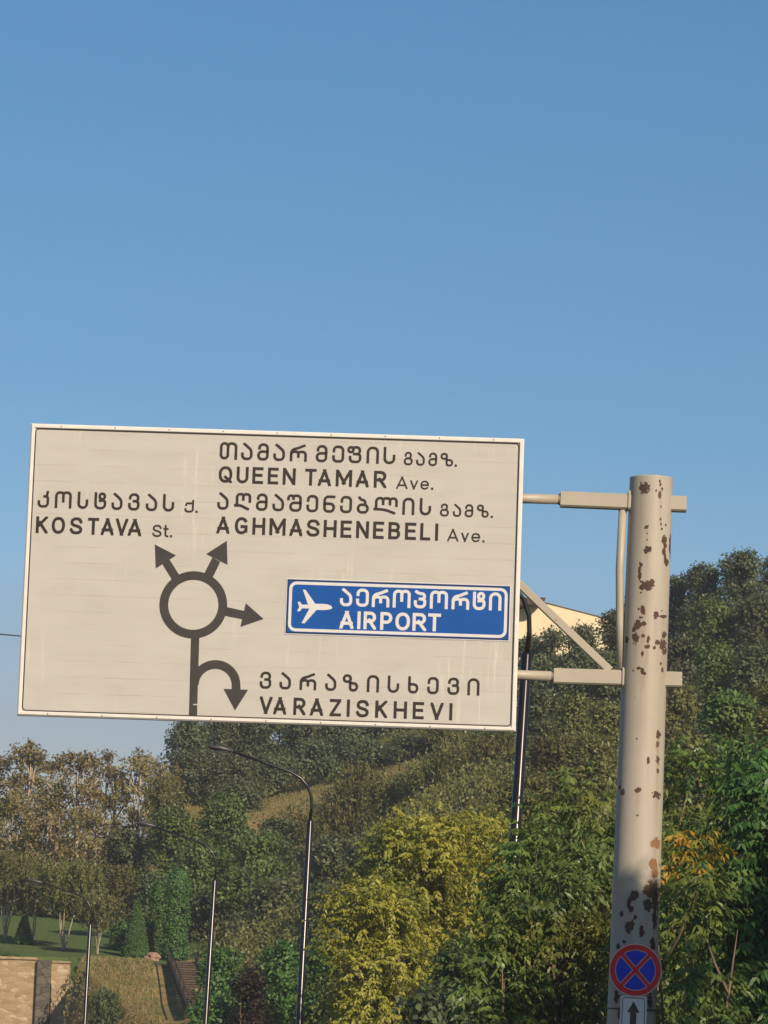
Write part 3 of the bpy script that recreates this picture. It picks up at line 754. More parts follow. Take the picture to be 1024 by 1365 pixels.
# ------------------------------------------------------------------ the rusty pole with its arms
PY = 44.20
pt_, pb_ = at(868.3, 637.5, PY), at(846.0, 1250, PY)
lean = (pt_ - pb_) / (pt_[2] - pb_[2])
pbase = pb_ - lean * (pb_[2] - 0.0)
RTOP, RBOT = 28.6 * mpp(PY), 31.6 * mpp(PY)
def pole_axis(z): return pbase + lean * z
def pole_rad(z): return RTOP + (RBOT - RTOP) * (pt_[2] - z) / (pt_[2] - pb_[2])
post = empty('sign_post', tuple(pbase))
tag(post, 'thick cream steel pole with rust chips and two side arms holding the direction sign', 'sign post')
CHIPS = [(858.1,650.6,6.8,7.6),(879.6,641.5,1.3,2.2),(880.5,646.3,1.6,2.2),(880,659.2,2.2,5.2),(875,654,1.2,1.6),(882.8,652,1.2,2.2),(881,674.8,1.3,1.7),(862.4,702,3,3.2),(862.7,710.8,1.2,1.7),(863,719.4,1,1.8),(880.7,691.8,1.4,2.2),(881.4,699,1.3,2.4),(882.3,705.4,1.7,2),(887.7,700,1.2,1.5),(863.5,732.8,4.6,4),(861,736.5,2.2,2.2),(885.5,720,3,5),(886.6,727.5,2.2,4.5),(885,736,2.5,5),(888.7,750,2.4,5),(887,743.5,2.2,4.5),(893.5,727,1.5,15),(854.2,752.7,2.1,3.6),(852.5,758.5,2,3.2),
 (852.6,766.2,2,5.6),(863,780.5,9.2,6.3),(869,776,4,4),(856,783,4,4),(854.3,790,1.2,1.2),(856.7,813.6,3.1,6.2),(851.8,811.7,1.7,2),(874.8,818.5,4,5.6),(884,821.7,3.4,2.6),(882.3,814.4,1.2,1.4),(854.9,823,2.6,1.2),(850.5,832.9,4.1,6),(858,831,3.2,3.2),(845.5,838.5,2.5,4.2),(847.4,851,3.9,7),(857.4,847.2,3.2,2.5),(864.2,853.4,2.2,5.2),(862.4,862.2,3.4,2.6),(835.6,852.8,2.2,4.6),(885.4,846,3,4.6),(883.5,859.7,4.2,7),(877.3,856,3.2,4.2),(885.4,868.4,2.7,4.2),(872.3,863.4,1.8,2),(856.5,871.2,1.8,3.1),(881,884.6,1.2,2.6),(851.8,890.8,3.1,1.7),(856,893.3,2.6,4),(844.3,893.9,1,1.2),(858.6,897.7,2.3,1.9),(883,893.3,1.6,3),
 (877.7,980.5,3,7),(876.8,993,2.6,5),(876.8,1013,2.6,6),(864.3,1013,2.1,5.6),(876.8,1027,1.6,3.1),(850.3,1053.6,4,3.4),(830,1055.8,2.5,4.6),(826.6,1050.5,1.4,3),(875.2,1059.2,4.6,5),(849.4,1087,1.4,1.4),(848.7,985,1.3,1.3),(846,929,1,1.2),(873.6,1123.7,6.2,6.6),(870.5,1152,5.6,7.5),(872.7,1164,4,9),
 (845.6,1192.8,3.6,4.6),(838.8,1203,2.1,6),(867,1185.4,7,9),(873.4,1197,3.2,20),(863,1206,4.6,7),(829,1218.4,1.8,3),(847,1222.7,1.7,2.1),(836.9,1236,3,7),(842.7,1234,2.1,5),(855.3,1241.7,2.6,8),(841.7,1211.6,2.6,3),(824.3,1261,2.1,3.6),(832,1255.3,2.1,2.1),(870,1259,2.7,6),(872.8,1224.3,2.2,12),(858,1265,3,4),(822,1330,2.5,6),(826,1352,2,5),(869,1290,2,9),(866,1335,3,8)]
def build_post():
    zt = pt_[2]
    zs = np.concatenate([np.linspace(0, 2.2, 20), np.arange(2.2, zt - .012, .011), [zt - .012, zt]])
    zs = np.unique(np.round(zs, 5))
    nth = 176
    th = np.linspace(0, 2 * math.pi, nth, endpoint=False)
    Z, TH = np.meshgrid(zs, th, indexing='ij')
    R = RTOP + (RBOT - RTOP) * (zt - Z) / (zt - pb_[2])
    X = pbase[0] + lean[0] * Z + R * np.cos(TH); Y = pbase[1] + lean[1] * Z + R * np.sin(TH)
    V = np.stack([X, Y, Z], -1)
    # photo position of each vertex, to put each chip of lost paint where it is on the steel
    d = V - EYE
    dep = d @ FW
    PX = 512 + FPX * (d @ RT) / dep; PYv = 682.5 - FPX * (d @ UP) / dep
    wear = np.full(Z.shape, -1.0)
    front = np.sin(TH) < .05
    for (cx, cy, rx, ry) in CHIPS:
        g_ = 1.3 if cy > 1180 else 1.06
        q = np.sqrt(((PX - cx) / (rx * g_)) ** 2 + ((PYv - cy) / (ry * g_)) ** 2)
        wear = np.maximum(wear, np.where(front, 1.45 - q * .95, -1.0))
    rng = np.random.default_rng(5)
    for k in range(46):                                   # chips on the far side too
        a, z, s = rng.uniform(.2, math.pi - .2), rng.uniform(1.0, zt - .3), rng.uniform(.015, .06)
        q = np.sqrt(((TH - a) * .26 / s) ** 2 + ((Z - z) / (s * 1.5)) ** 2)
        wear = np.maximum(wear, 1.45 - q * .95)
    wear = np.clip(wear, -.6, 1.2)
    stain = np.zeros(Z.shape)
    for (cx, cy, rx, ry) in CHIPS:
        if rx < 1.9: continue
        dn = PYv - cy; ln_ = 9 * ry + 14
        xo = cx - dn * .037
        stain = np.maximum(stain, np.where(front & (dn > 0) & (dn < ln_), np.exp(-((PX - xo) / (rx * .75)) ** 2) * (1 - dn / ln_), 0))
    V[..., 0] -= pbase[0]; V[..., 1] -= pbase[1]; V[..., 2] -= pbase[2]
    nz = len(zs)
    idx = np.arange(nz * nth).reshape(nz, nth); nxt = np.roll(idx, -1, axis=1)
    F = np.stack([idx[:-1], nxt[:-1], nxt[1:], idx[1:]], -1).reshape(-1, 4)
    # open top: inner wall goes down inside the tube
    inner = V[-1].copy(); ax = pole_axis(zt) - pbase
    inner[:, :2] = ax[:2] + (inner[:, :2] - ax[:2]) * .94
    inner2 = inner.copy(); inner2[:, 2] -= .5
    Vall = np.concatenate([V.reshape(-1, 3), inner, inner2])
    a = np.arange(nth); b = np.roll(a, -1); n0 = nz * nth
    F2 = np.stack([idx[-1][a], idx[-1][b], n0 + b, n0 + a], -1); F3 = np.stack([n0 + a, n0 + b, n0 + nth + b, n0 + nth + a], -1)
    F = np.concatenate([F, F2, F3])
    me = bpy.data.meshes.new('pole')
    me.vertices.add(len(Vall)); me.vertices.foreach_set('co', Vall.reshape(-1).astype(np.float32))
    me.loops.add(F.size); me.loops.foreach_set('vertex_index', F.reshape(-1).astype(np.int32))
    me.polygons.add(len(F)); me.polygons.foreach_set('loop_start', np.arange(0, F.size, 4, dtype=np.int32))
    sm = np.ones(len(F), bool); sm[-2 * nth:] = False
    me.polygons.foreach_set('use_smooth', sm)
    me.update(calc_edges=True)
    at_ = me.attributes.new('wear', 'FLOAT', 'POINT')
    at_.data.foreach_set('value', np.concatenate([wear.reshape(-1), np.full(2 * nth, -.6)]).astype(np.float32))
    at2 = me.attributes.new('stain', 'FLOAT', 'POINT')
    at2.data.foreach_set('value', np.concatenate([stain.reshape(-1), np.full(2 * nth, .5)]).astype(np.float32))
    link_mesh('pole', me, post, M['chipped_paint'])
    o = np.array(pbase)
    AY = PY - .02                                              # the arms run through the pole behind the panel
    def A(px, py): return at(px, py, AY) - o
    up = np.array([0, 0, 1.0])
    for (pipe0, j0, pole_l, pole_r, end) in (((640,663),(747,665.8),(838.5,668),(894,671.5),(914.8,672.5)), ((630,897.5),(738,901.5),(830.5,903.2),(886,905.6),(908.8,906.5))):
        m = MB(); m.rectbar(A(*j0), A(*end), 20.5 * mpp(AY), 18 * mpp(AY)); arm = m.build('arm', M['arm_paint'], post)
        m = MB(); m.tube([A(*pipe0), A(j0[0] - 1, j0[1])], 6.6 * mpp(AY), 20); m.build('arm_pipe', M['arm_paint'], post)
        m = MB()
        fl = A(*pole_l); t = (A(*end) - A(*j0)); t = t / np.linalg.norm(t)
        m.rectbar(fl - t * .012, fl + t * .012, 26 * mpp(AY), 22 * mpp(AY)); m.build('flange', M['arm_paint'], arm)
        m = MB(); j = A(*j0); m.tube([j - t * .022, j - t * .012, j + t * .002], [6.9 * mpp(AY), 7.9 * mpp(AY), 7.9 * mpp(AY)], 20); m.build('weld_bead', M['arm_paint'], arm)
    m = MB(); m.tube([A(830.3, 678.5), A(826.2, 760), A(826.6, 830), A(827.6, 892.5)], 5.4 * mpp(AY), 18); m.build('upright_tube', M['arm_paint'], post)
    m = MB(); m.rectbar(A(690, 776.5), A(813, 894), 10.5 * mpp(AY), 9 * mpp(AY)); m.build('diagonal_brace', M['arm_paint'], post)
    # clamps fixing the panel back to the arm pipes
    for (x, y) in ((672, 663.9), (664, 898.8)):
        m = MB(); c = A(x, y); m.box(c[0]-.05, c[0]+.05, c[1]-.13, c[1]+.09, c[2]-.09, c[2]+.09, .012); m.build('clamp', M['sign_steel'], post)
build_post()

# ------------------------------------------------------------------ round no-stopping sign and arrow plate
def disc(mb, r, y0, y1, seg=64, rin=0.0):
    a = [(r * math.cos(2*math.pi*k/seg), r * math.sin(2*math.pi*k/seg)) for k in range(seg)]
    for k in range(seg):
        p, q = a[k], a[(k+1) % seg]
        mb.poly([(p[0], y0, p[1]), (q[0], y0, q[1]), (q[0], y1, q[1]), (p[0], y1, p[1])], True)
    mb.poly([(p[0], y0, p[1]) for p in a][::-1]); mb.poly([(p[0], y1, p[1]) for p in a])

def build_small_signs():
    Y = 43.86
    c = at(847.2, 1293.2, Y); k = mpp(Y)
    s = empty('no_stopping_sign', tuple(c))
    tag(s, 'round blue no stopping sign with red ring and red cross on the pole', 'road sign')
    R = 34.6 * k
    m = MB(); disc(m, R, 0, .012); m.build('rim', M['film_pink'], s)
    m = MB()
    def ring(mb, r0, r1, y, a0=0, a1=2*math.pi, n=64):
        for i in range(n):
            a, b = a0 + (a1-a0)*i/n, a0 + (a1-a0)*(i+1)/n
            mb.poly([(r0*math.cos(a), y, r0*math.sin(a)), (r1*math.cos(a), y, r1*math.sin(a)), (r1*math.cos(b), y, r1*math.sin(b)), (r0*math.cos(b), y, r0*math.sin(b))])
    ring(m, 26.6 * k, 33.2 * k, -.0025)
    for a in (math.radians(48), math.radians(-48)):
        d = np.array([math.cos(a), math.sin(a)]); n = np.array([-d[1], d[0]]); w = 2.3 * k; L_ = 27 * k
        y = -.003 if a > 0 else -.0035
        m.poly([(p[0], y, p[1]) for p in (-d*L_-n*w, d*L_-n*w, d*L_+n*w, -d*L_+n*w)])
    m.build('red_ring_and_cross', M['sign_red'], s)
    # four blue fields, cut back from the cross so that a pale edge shows
    m = MB(); r = 25.6 * k; g = 3.3 * k
    for ci, half in ((0, 48), (90, 42), (180, 48), (270, 42)):
        ca = math.radians(ci); pts = []
        tip = g / math.sin(math.radians(half))
        pts.append((tip * math.cos(ca), tip * math.sin(ca)))
        da = math.radians(half) - math.asin(g / r)
        for t in np.linspace(-da, da, 18): pts.append((r * math.cos(ca + t), r * math.sin(ca + t)))
        m.poly([(p[0], -.002, p[1]) for p in pts])
    m.build('blue_field', M['sign_blue'], s)
    m = MB(); m.box(-.05, .05, .013, .09, -.03, .03); m.build('bracket', M['sign_steel'], s)
    # arrow plate: lower part is below the picture
    Ya = 43.87
    pc = at(844.3, 1327.5, Ya); w2, hgt = 17.3 * k, 68 * k
    p = empty('arrow_plate', (pc[0], pc[1], pc[2] - hgt))
    p.rotation_euler = (0, .012, 0)
    tag(p, 'white rectangular plate with black upward arrow below the round sign', 'road sign')
    def rr(hw, z0, z1, r, n=6):
        o = []
        for (cx, cz, st) in ((hw-r, z1-r, 0), (-hw+r, z1-r, 90), (-hw+r, z0+r, 180), (hw-r, z0+r, 270)):
            for i in range(n+1):
                t = math.radians(st + 90*i/n); o.append((cx + r*math.cos(t), cz + r*math.sin(t)))
        return o
    m = MB(); a = rr(w2, 0, hgt, 4.2*k)
    for i in range(len(a)):
        q, s2 = a[i], a[(i+1) % len(a)]
        m.poly([(q[0], 0, q[1]), (s2[0], 0, s2[1]), (s2[0], .01, s2[1]), (q[0], .01, q[1])])
    m.poly([(q[0], 0, q[1]) for q in a][::-1]); m.poly([(q[0], .01, q[1]) for q in a])
    m.build('plate', M['film_white'], p)
    m = MB(); ring_rect(m, -w2 + 2.2*k, w2 - 2.2*k, 2.2*k, hgt - 2.2*k, 3.2*k, 1.1*k, -.0022); m.build('border_line', M['sign_black'], p)
    m = MB(); ah = hgt - 7 * k
    m.poly([(x*k, -.0026, ah - z*k) for x, z in ((0,0),(8.3,14.5),(-8.3,14.5))][::-1])
    m.poly([(x*k, -.003, ah - z*k) for x, z in ((-4.1,14),(4.1,14),(4.1,52),(-4.1,52))]); m.build('arrow', M['sign_black'], p)
    for dz in (.75, .2):
        z = pc[2] - hgt + hgt * dz; cx = pole_axis(z); r = pole_rad(z) + .006
        m = MB(); pts = []
        for t in np.linspace(0, 2*math.pi, 49): pts.append(((cx[0] - pc[0]) + r*math.cos(t), (cx[1] - pc[1]) + r*math.sin(t), hgt * dz))
        m.tube(pts, .010, 6, cap=False); m.build('clamp_band', M['lamp_grey'], p)
build_small_signs()

# ------------------------------------------------------------------ street lamps
def lamp(px, py, Y, base_px, label, first=[None], az=0.0):
    top = at(px, py, Y); bot = at(base_px[0], base_px[1], Y)
    ln = (top - bot) / (top[2] - bot[2]); base = bot - ln * bot[2]
    r = empty('street_lamp', tuple(base))
    tag(r, label, 'street lamp', 'curved street lamps along the road')
    H = top[2]
    r.rotation_euler = (0, math.atan(ln[0]), az)
    if first[0] is None:
        m = MB(); m.tube([(0,0,0),(0,0,.05),(0,0,.06),(0,0,1.2),(0,0,1.25),(0,0,8.45),(0,0,8.5)], [.16,.16,.11,.105,.085,.080,.05], 20); me1 = m.build('pole', M['lamp_paint'], r)
        pts = [(0,0,8.48),(.02,0,8.8),(0,0,9.05),(-.10,0,9.30),(-.28,0,9.50),(-.55,0,9.64),(-1.2,0,9.83),(-2.02,0,10.06)]
        m = MB(); m.tube(pts, [.040,.038,.036,.035,.034,.034,.032,.030], 12); me2 = m.build('arm', M['lamp_paint'], r)
        m = MB(); m.tube([(-1.98,0,10.05),(-2.05,0,10.07),(-2.3,0,10.13),(-2.55,0,10.16),(-2.62,0,10.16)], [.035,.075,.10,.085,.03], 12)
        m.v = [(x, y * 1.3, 10.1 + (z - 10.1) * .75) for x, y, z in m.v]
        me3 = m.build('lamp_head', M['lamp_grey'], r)
        m = MB(); m.box(-2.5, -2.12, -.09, .09, 10.02, 10.055); me4 = m.build('lens', M['glass_dark'], me3)
        first[0] = (me1.data, me2.data, me3.data, me4.data)
    else:
        a, b, c, d = first[0]
        link_mesh('pole', a, r); link_mesh('arm', b, r); h = link_mesh('lamp_head', c, r); link_mesh('lens', d, h)
    r.scale = (1, 1, H / 8.5)
    return r
lamp(703.0, 868, 57.5, (672, 1360), 'tall dark street lamp partly hidden behind the right edge of the direction sign', az=.18)
lamp(413.6, 1092, 96, (400, 1345), 'dark curved street lamp standing in front of the yellow tree, its whole arm visible', az=.10)
lamp(286.3, 1172, 125, (274.6, 1355), 'dark curved street lamp beside the timber garden steps')
lamp(120.3, 1231, 156, (113.4, 1355), 'smallest farthest dark street lamp in front of the stone wall', az=-.03)

def misc_wires():
    a, b = at(-140, 829, 57.5), at(702, 852, 57.2)
    m = MB(); pts = []
    for t in np.linspace(0, 1, 24): pts.append(a + (b - a) * t - np.array([0, 0, .25 * 4 * t * (1 - t)]))
    m.tube(pts, .010, 6); o = m.build('overhead_cable', M['cable'])
    tag(o, 'thin dark overhead cable crossing the sky left of the direction sign', 'cable')
    t = at(2.5, 1066, 226); g = float(ground(t[0], t[1]))
    u = empty('utility_pole', (t[0], t[1], g)); H = t[2] - g
    tag(u, 'thin dark utility pole at the far left behind the brownish trees', 'utility pole')
    m = MB(); m.tube([(0,0,0),(0,0,H*.5),(0,0,H)], [.11,.09,.07], 10); m.build('pole', M['bark_dark'], u)
    m = MB(); m.box(-.5, .5, -.04, .04, H - .4, H - .3); ca = m.build('crossarm', M['bark_dark'], u)
    for x in (-.42, .42):
        m = MB(); m.tube([(x,0,H-.3),(x,0,H-.2),(x,0,H-.12)], [.03,.05,.02], 8); m.build('insulator', M['hut_white'], ca)
misc_wires()

# ------------------------------------------------------------------ stone wall, steps, rock, hut, hilltop building
def build_wall():
    Y = 171.0
    P = lambda x, y: at(x, y, Y)
    x0 = -32.0; zt = P(20, 1279)[2]
    w = empty('stone_wall', (P(60, 1300)[0], Y, 0)); o = np.array(w.location)
    tag(w, 'rough tan rubble retaining wall below the lawn at lower left', 'stone wall')
    m = MB(); xl, xr = P(49, 1300)[0], P(68, 1300)[0]
    m.box(x0 - o[0], xl - o[0], 0, 1.0, 0, zt); m.build('wall_face', M['rubble'], w)
    m = MB(); m.box(x0 - o[0], xl - o[0] - .004, -.07, 1.03, zt + .002, zt + .12, .02); m.build('coping', M['rubble'], w)
    zp = P(58, 1281)[2]
    m = MB(); m.box(xl - o[0] + .003, xr - o[0] - .003, -.22, 1.04, 0, zp + .05, .03); m.build('buttress', M['grey_stone'], w)
    xe, xf = P(92, 1300)[0], P(113, 1320)[0]
    m = MB(); z1 = P(80, 1284)[2]; z2 = P(95, 1312)[2]; z3 = P(112, 1320)[2]
    m.box(xr - o[0], xe - o[0], .10, 1.0, 0, z1); m.box(xr - o[0] + .05, xf - o[0], -.05, .098, 0, z2 + .02)
    m.box(xe - o[0] + .002, xf - o[0], .10, 1.0, 0, z3 + .06)
    m.build('side_wing', M['rubble'], w)
    m = MB(); m.box(xr - o[0], xe - o[0] + .03, .05, 1.02, z1 + .002, z1 + .10, .02); m.build('coping', M['rubble'], w)

def build_steps():
    top, bot = at(243, 1286, 169.5), at(262, 1362, 158.5)
    top[2] = ground(top[0], top[1]) + .20; bot[2] = ground(bot[0], bot[1]) + .26
    d = bot - top; n = 15
    s = empty('garden_steps', (bot[0], bot[1], bot[2]))
    tag(s, 'dark timber garden steps climbing the grass bank to the lawn', 'steps')
    hw = .52; ext = 1.35
    for k in range(int(n * ext)):
        p = top + d * (k / n) - np.array(s.location)
        run = abs(d[1]) / n; rise = abs(d[2]) / n
        m = MB(); m.box(p[0] - hw, p[0] + hw, p[1] - run * 1.0, p[1] - .02, p[2] - rise * .9, p[2] - rise * .25, .01); m.build('step', M['tread'], s)
    for sx in (-1, 1):
        m = MB(); a = top - np.array(s.location) + np.array([sx * (hw + .09), .2, .12]); b = a + d * ext
        m.rectbar(a - np.array([0, 0, .10]), b - np.array([0, 0, .10]), .36, .14, side=(1, 0, 0)); m.build('side_board', M['timber'], s)
    a = top - np.array(s.location) + np.array([-(hw + .09), 0, 0])
    m = MB()
    for k in range(6):
        p = a + d * ext * k / 5; m.tube([p, p + np.array([0, 0, .62])], .03, 6)
    m.tube([a + np.array([0, 0, .62]), a + d * ext + np.array([0, 0, .62])], .035, 6)
    m.build('handrail', M['timber'], s)

def lumpy(name, mat, c, r, seed):
    rng = np.random.default_rng(seed); m = MB(); nu, nv = 18, 11; ph = rng.uniform(0, 6, 6)
    def f(u, v):
        x, y, z = math.cos(u) * math.sin(v), math.sin(u) * math.sin(v), math.cos(v)
        k = 1 + .16 * math.sin(3*x + ph[0]) + .13 * math.sin(4*y + ph[1]) + .12 * math.sin(5*z + ph[2] + 2*x) + .06 * math.sin(9*x + 7*y + ph[3])
        return (x*r[0]*k, y*r[1]*k, z*r[2]*k + r[2]*.6)
    for i in range(nu):
        for j in range(nv):
            u0, u1, v0, v1 = 2*math.pi*i/nu, 2*math.pi*(i+1)/nu, math.pi*j/nv, math.pi*(j+1)/nv
            m.poly([f(u0, v0), f(u0, v1), f(u1, v1), f(u1, v0)])
    o = m.build(name, mat); o.location = c
    return o
def build_misc():
    c = at(203, 1281, 172.6); g = float(ground(c[0], c[1]))
    tag(lumpy('boulder', M['rock'], (c[0], c[1], g - .05), (.34, .28, .22), 3), 'small pinkish boulder beside the clipped cone at the top of the steps', 'boulder')
    # hut at the left edge
    p = at(-6, 1240, 200); g = float(ground(p[0], p[1])); zt = at(4, 1216, 200)[2]
    h = empty('garden_hut', (p[0], p[1], g)); H = zt - g
    tag(h, 'small grey hut with white sloping roof at left edge behind the lawn', 'hut')
    m = MB(); m.box(-1.2, .62, 0, 2.0, 0, H - .35); m.build('wall', M['hut_grey'], h)
    m = MB(); m.poly([(-1.4,-.2,H+.1),(.8,-.2,H-.25),(.8,2.2,H-.25),(-1.4,2.2,H+.1)]); m.poly([(-1.4,-.2,H-.05),(.8,-.2,H-.33),(.8,2.2,H-.33),(-1.4,2.2,H-.05)][::-1])
    m.poly([(-1.4,-.2,H-.05),(.8,-.2,H-.33),(.8,-.2,H-.25),(-1.4,-.2,H+.1)]); m.poly([(.8,-.2,H-.33),(.8,2.2,H-.33),(.8,2.2,H-.25),(.8,-.2,H-.25)])
    m.poly([(-1.4,2.2,H-.05),(-1.4,-.2,H-.05),(-1.4,-.2,H+.1),(-1.4,2.2,H+.1)]); m.build('roof', M['hut_white'], h)
    m = MB(); m.box(-.9, -.1, -.03, -.003, H * .35, H * .65); m.build('window', M['glass_dark'], h)
    m = MB(); m.box(.1, .5, -.03, -.003, 0, H * .62); m.build('door', M['hut_white'], h)
    # cream building on the hilltop
    Y = 232.0
    P = lambda x, y, yy=Y: at(x, y, yy)
    pk, re = P(726, 803.5), P(838, 832.5); g = float(ground(pk[0], Y)); le = P(652, 822)
    b = empty('hilltop_house', (pk[0], Y, g)); o = np.array(b.location)
    tag(b, 'cream building with sloping roof on the hilltop between sign and pole', 'building')
    D = 9.0
    front = [(le[0]-o[0], 0, 0), (re[0]-o[0], 0, 0), (re[0]-o[0], 0, re[2]-g), (0, 0, pk[2]-g-.02), (le[0]-o[0], 0, le[2]-g)]
    m = MB(); m.poly(front); m.poly([(x, D, z) for x, y, z in front][::-1])
    for i in (0, 1, 4):
        a, c2 = front[i], front[(i+1) % 5]; m.poly([a, (a[0], D, a[2]), (c2[0], D, c2[2]), c2])
    m.build('wall', M['cream_wall'], b)
    m = MB(); r0 = front[3]; r1 = front[2]
    t = .05
    m.poly([(r0[0], -.06, r0[2]+t+.02), (r1[0]+.3, -.06, r1[2]+t-.06), (r1[0]+.3, D+.3, r1[2]+t-.06), (r0[0], D+.3, r0[2]+t+.02)])
    m.poly([(r0[0], -.06, r0[2]+.02), (r1[0]+.3, -.06, r1[2]-.06), (r1[0]+.3, D+.3, r1[2]-.06), (r0[0], D+.3, r0[2]+.02)][::-1])
    m.poly([(r0[0], -.06, r0[2]+.02), (r1[0]+.3, -.06, r1[2]-.06), (r1[0]+.3, -.06, r1[2]+t-.06), (r0[0], -.06, r0[2]+t+.02)])
    m.poly([(r1[0]+.3, -.06, r1[2]-.06), (r1[0]+.3, D+.3, r1[2]-.06), (r1[0]+.3, D+.3, r1[2]+t-.06), (r1[0]+.3, -.06, r1[2]+t-.06)])
    m.build('roof', M['grey_roof'], b)
    m = MB(); lx = le[0]-o[0]-.4
    za, zb = pk[2]-g+.03, P(693, 803.5)[2]-g
    m.poly([(0, -1.5, za+.10), (lx, -1.5, zb+.05), (lx, -1.5, zb-.62), (-.25, -1.5, za-.22)][::-1])
    m.poly([(0, D, za+.10), (lx, D, zb+.05), (lx, D, zb-.62), (-.25, D, za-.22)])
    q = [(0, za+.10), (lx, zb+.05), (lx, zb-.62), (-.25, za-.22)]
    for i in range(4):
        a, c2 = q[i], q[(i+1) % 4]; m.poly([(a[0], -1.5, a[1]), (a[0], D, a[1]), (c2[0], D, c2[1]), (c2[0], -1.5, c2[1])])
    m.build('eave', M['brown_roof'], b)
    for k in range(2):
        m = MB(); x = 1.2 + 1.6 * k; m.box(x, x + .8, -.05, -.004, 1.2, 2.6); m.build('window', M['glass_dark'], b)
build_wall(); build_steps(); build_misc()

# ------------------------------------------------------------------ trees
def unit(v): return v / (np.linalg.norm(v, axis=-1, keepdims=True) + 1e-9)

def leaf_quads(rng, P, D, Nn, L, wd):
    """diamond leaves: base points P, axis D, normal hint Nn"""
    n = len(P)
    D = unit(D); S = unit(np.cross(D, Nn)); Nf = np.cross(S, D)
    Ls = (L * rng.uniform(.65, 1.25, n))[:, None]; Ws = (wd * rng.uniform(.7, 1.2, n))[:, None]
    a = P; c = P + D * Ls + Nf * (-.12) * Ls
    mid = P + D * Ls * .45
    return np.stack([a, mid + S * Ws / 2 + Nf * Ws * .12, c, mid - S * Ws / 2 + Nf * Ws * .12], 1)

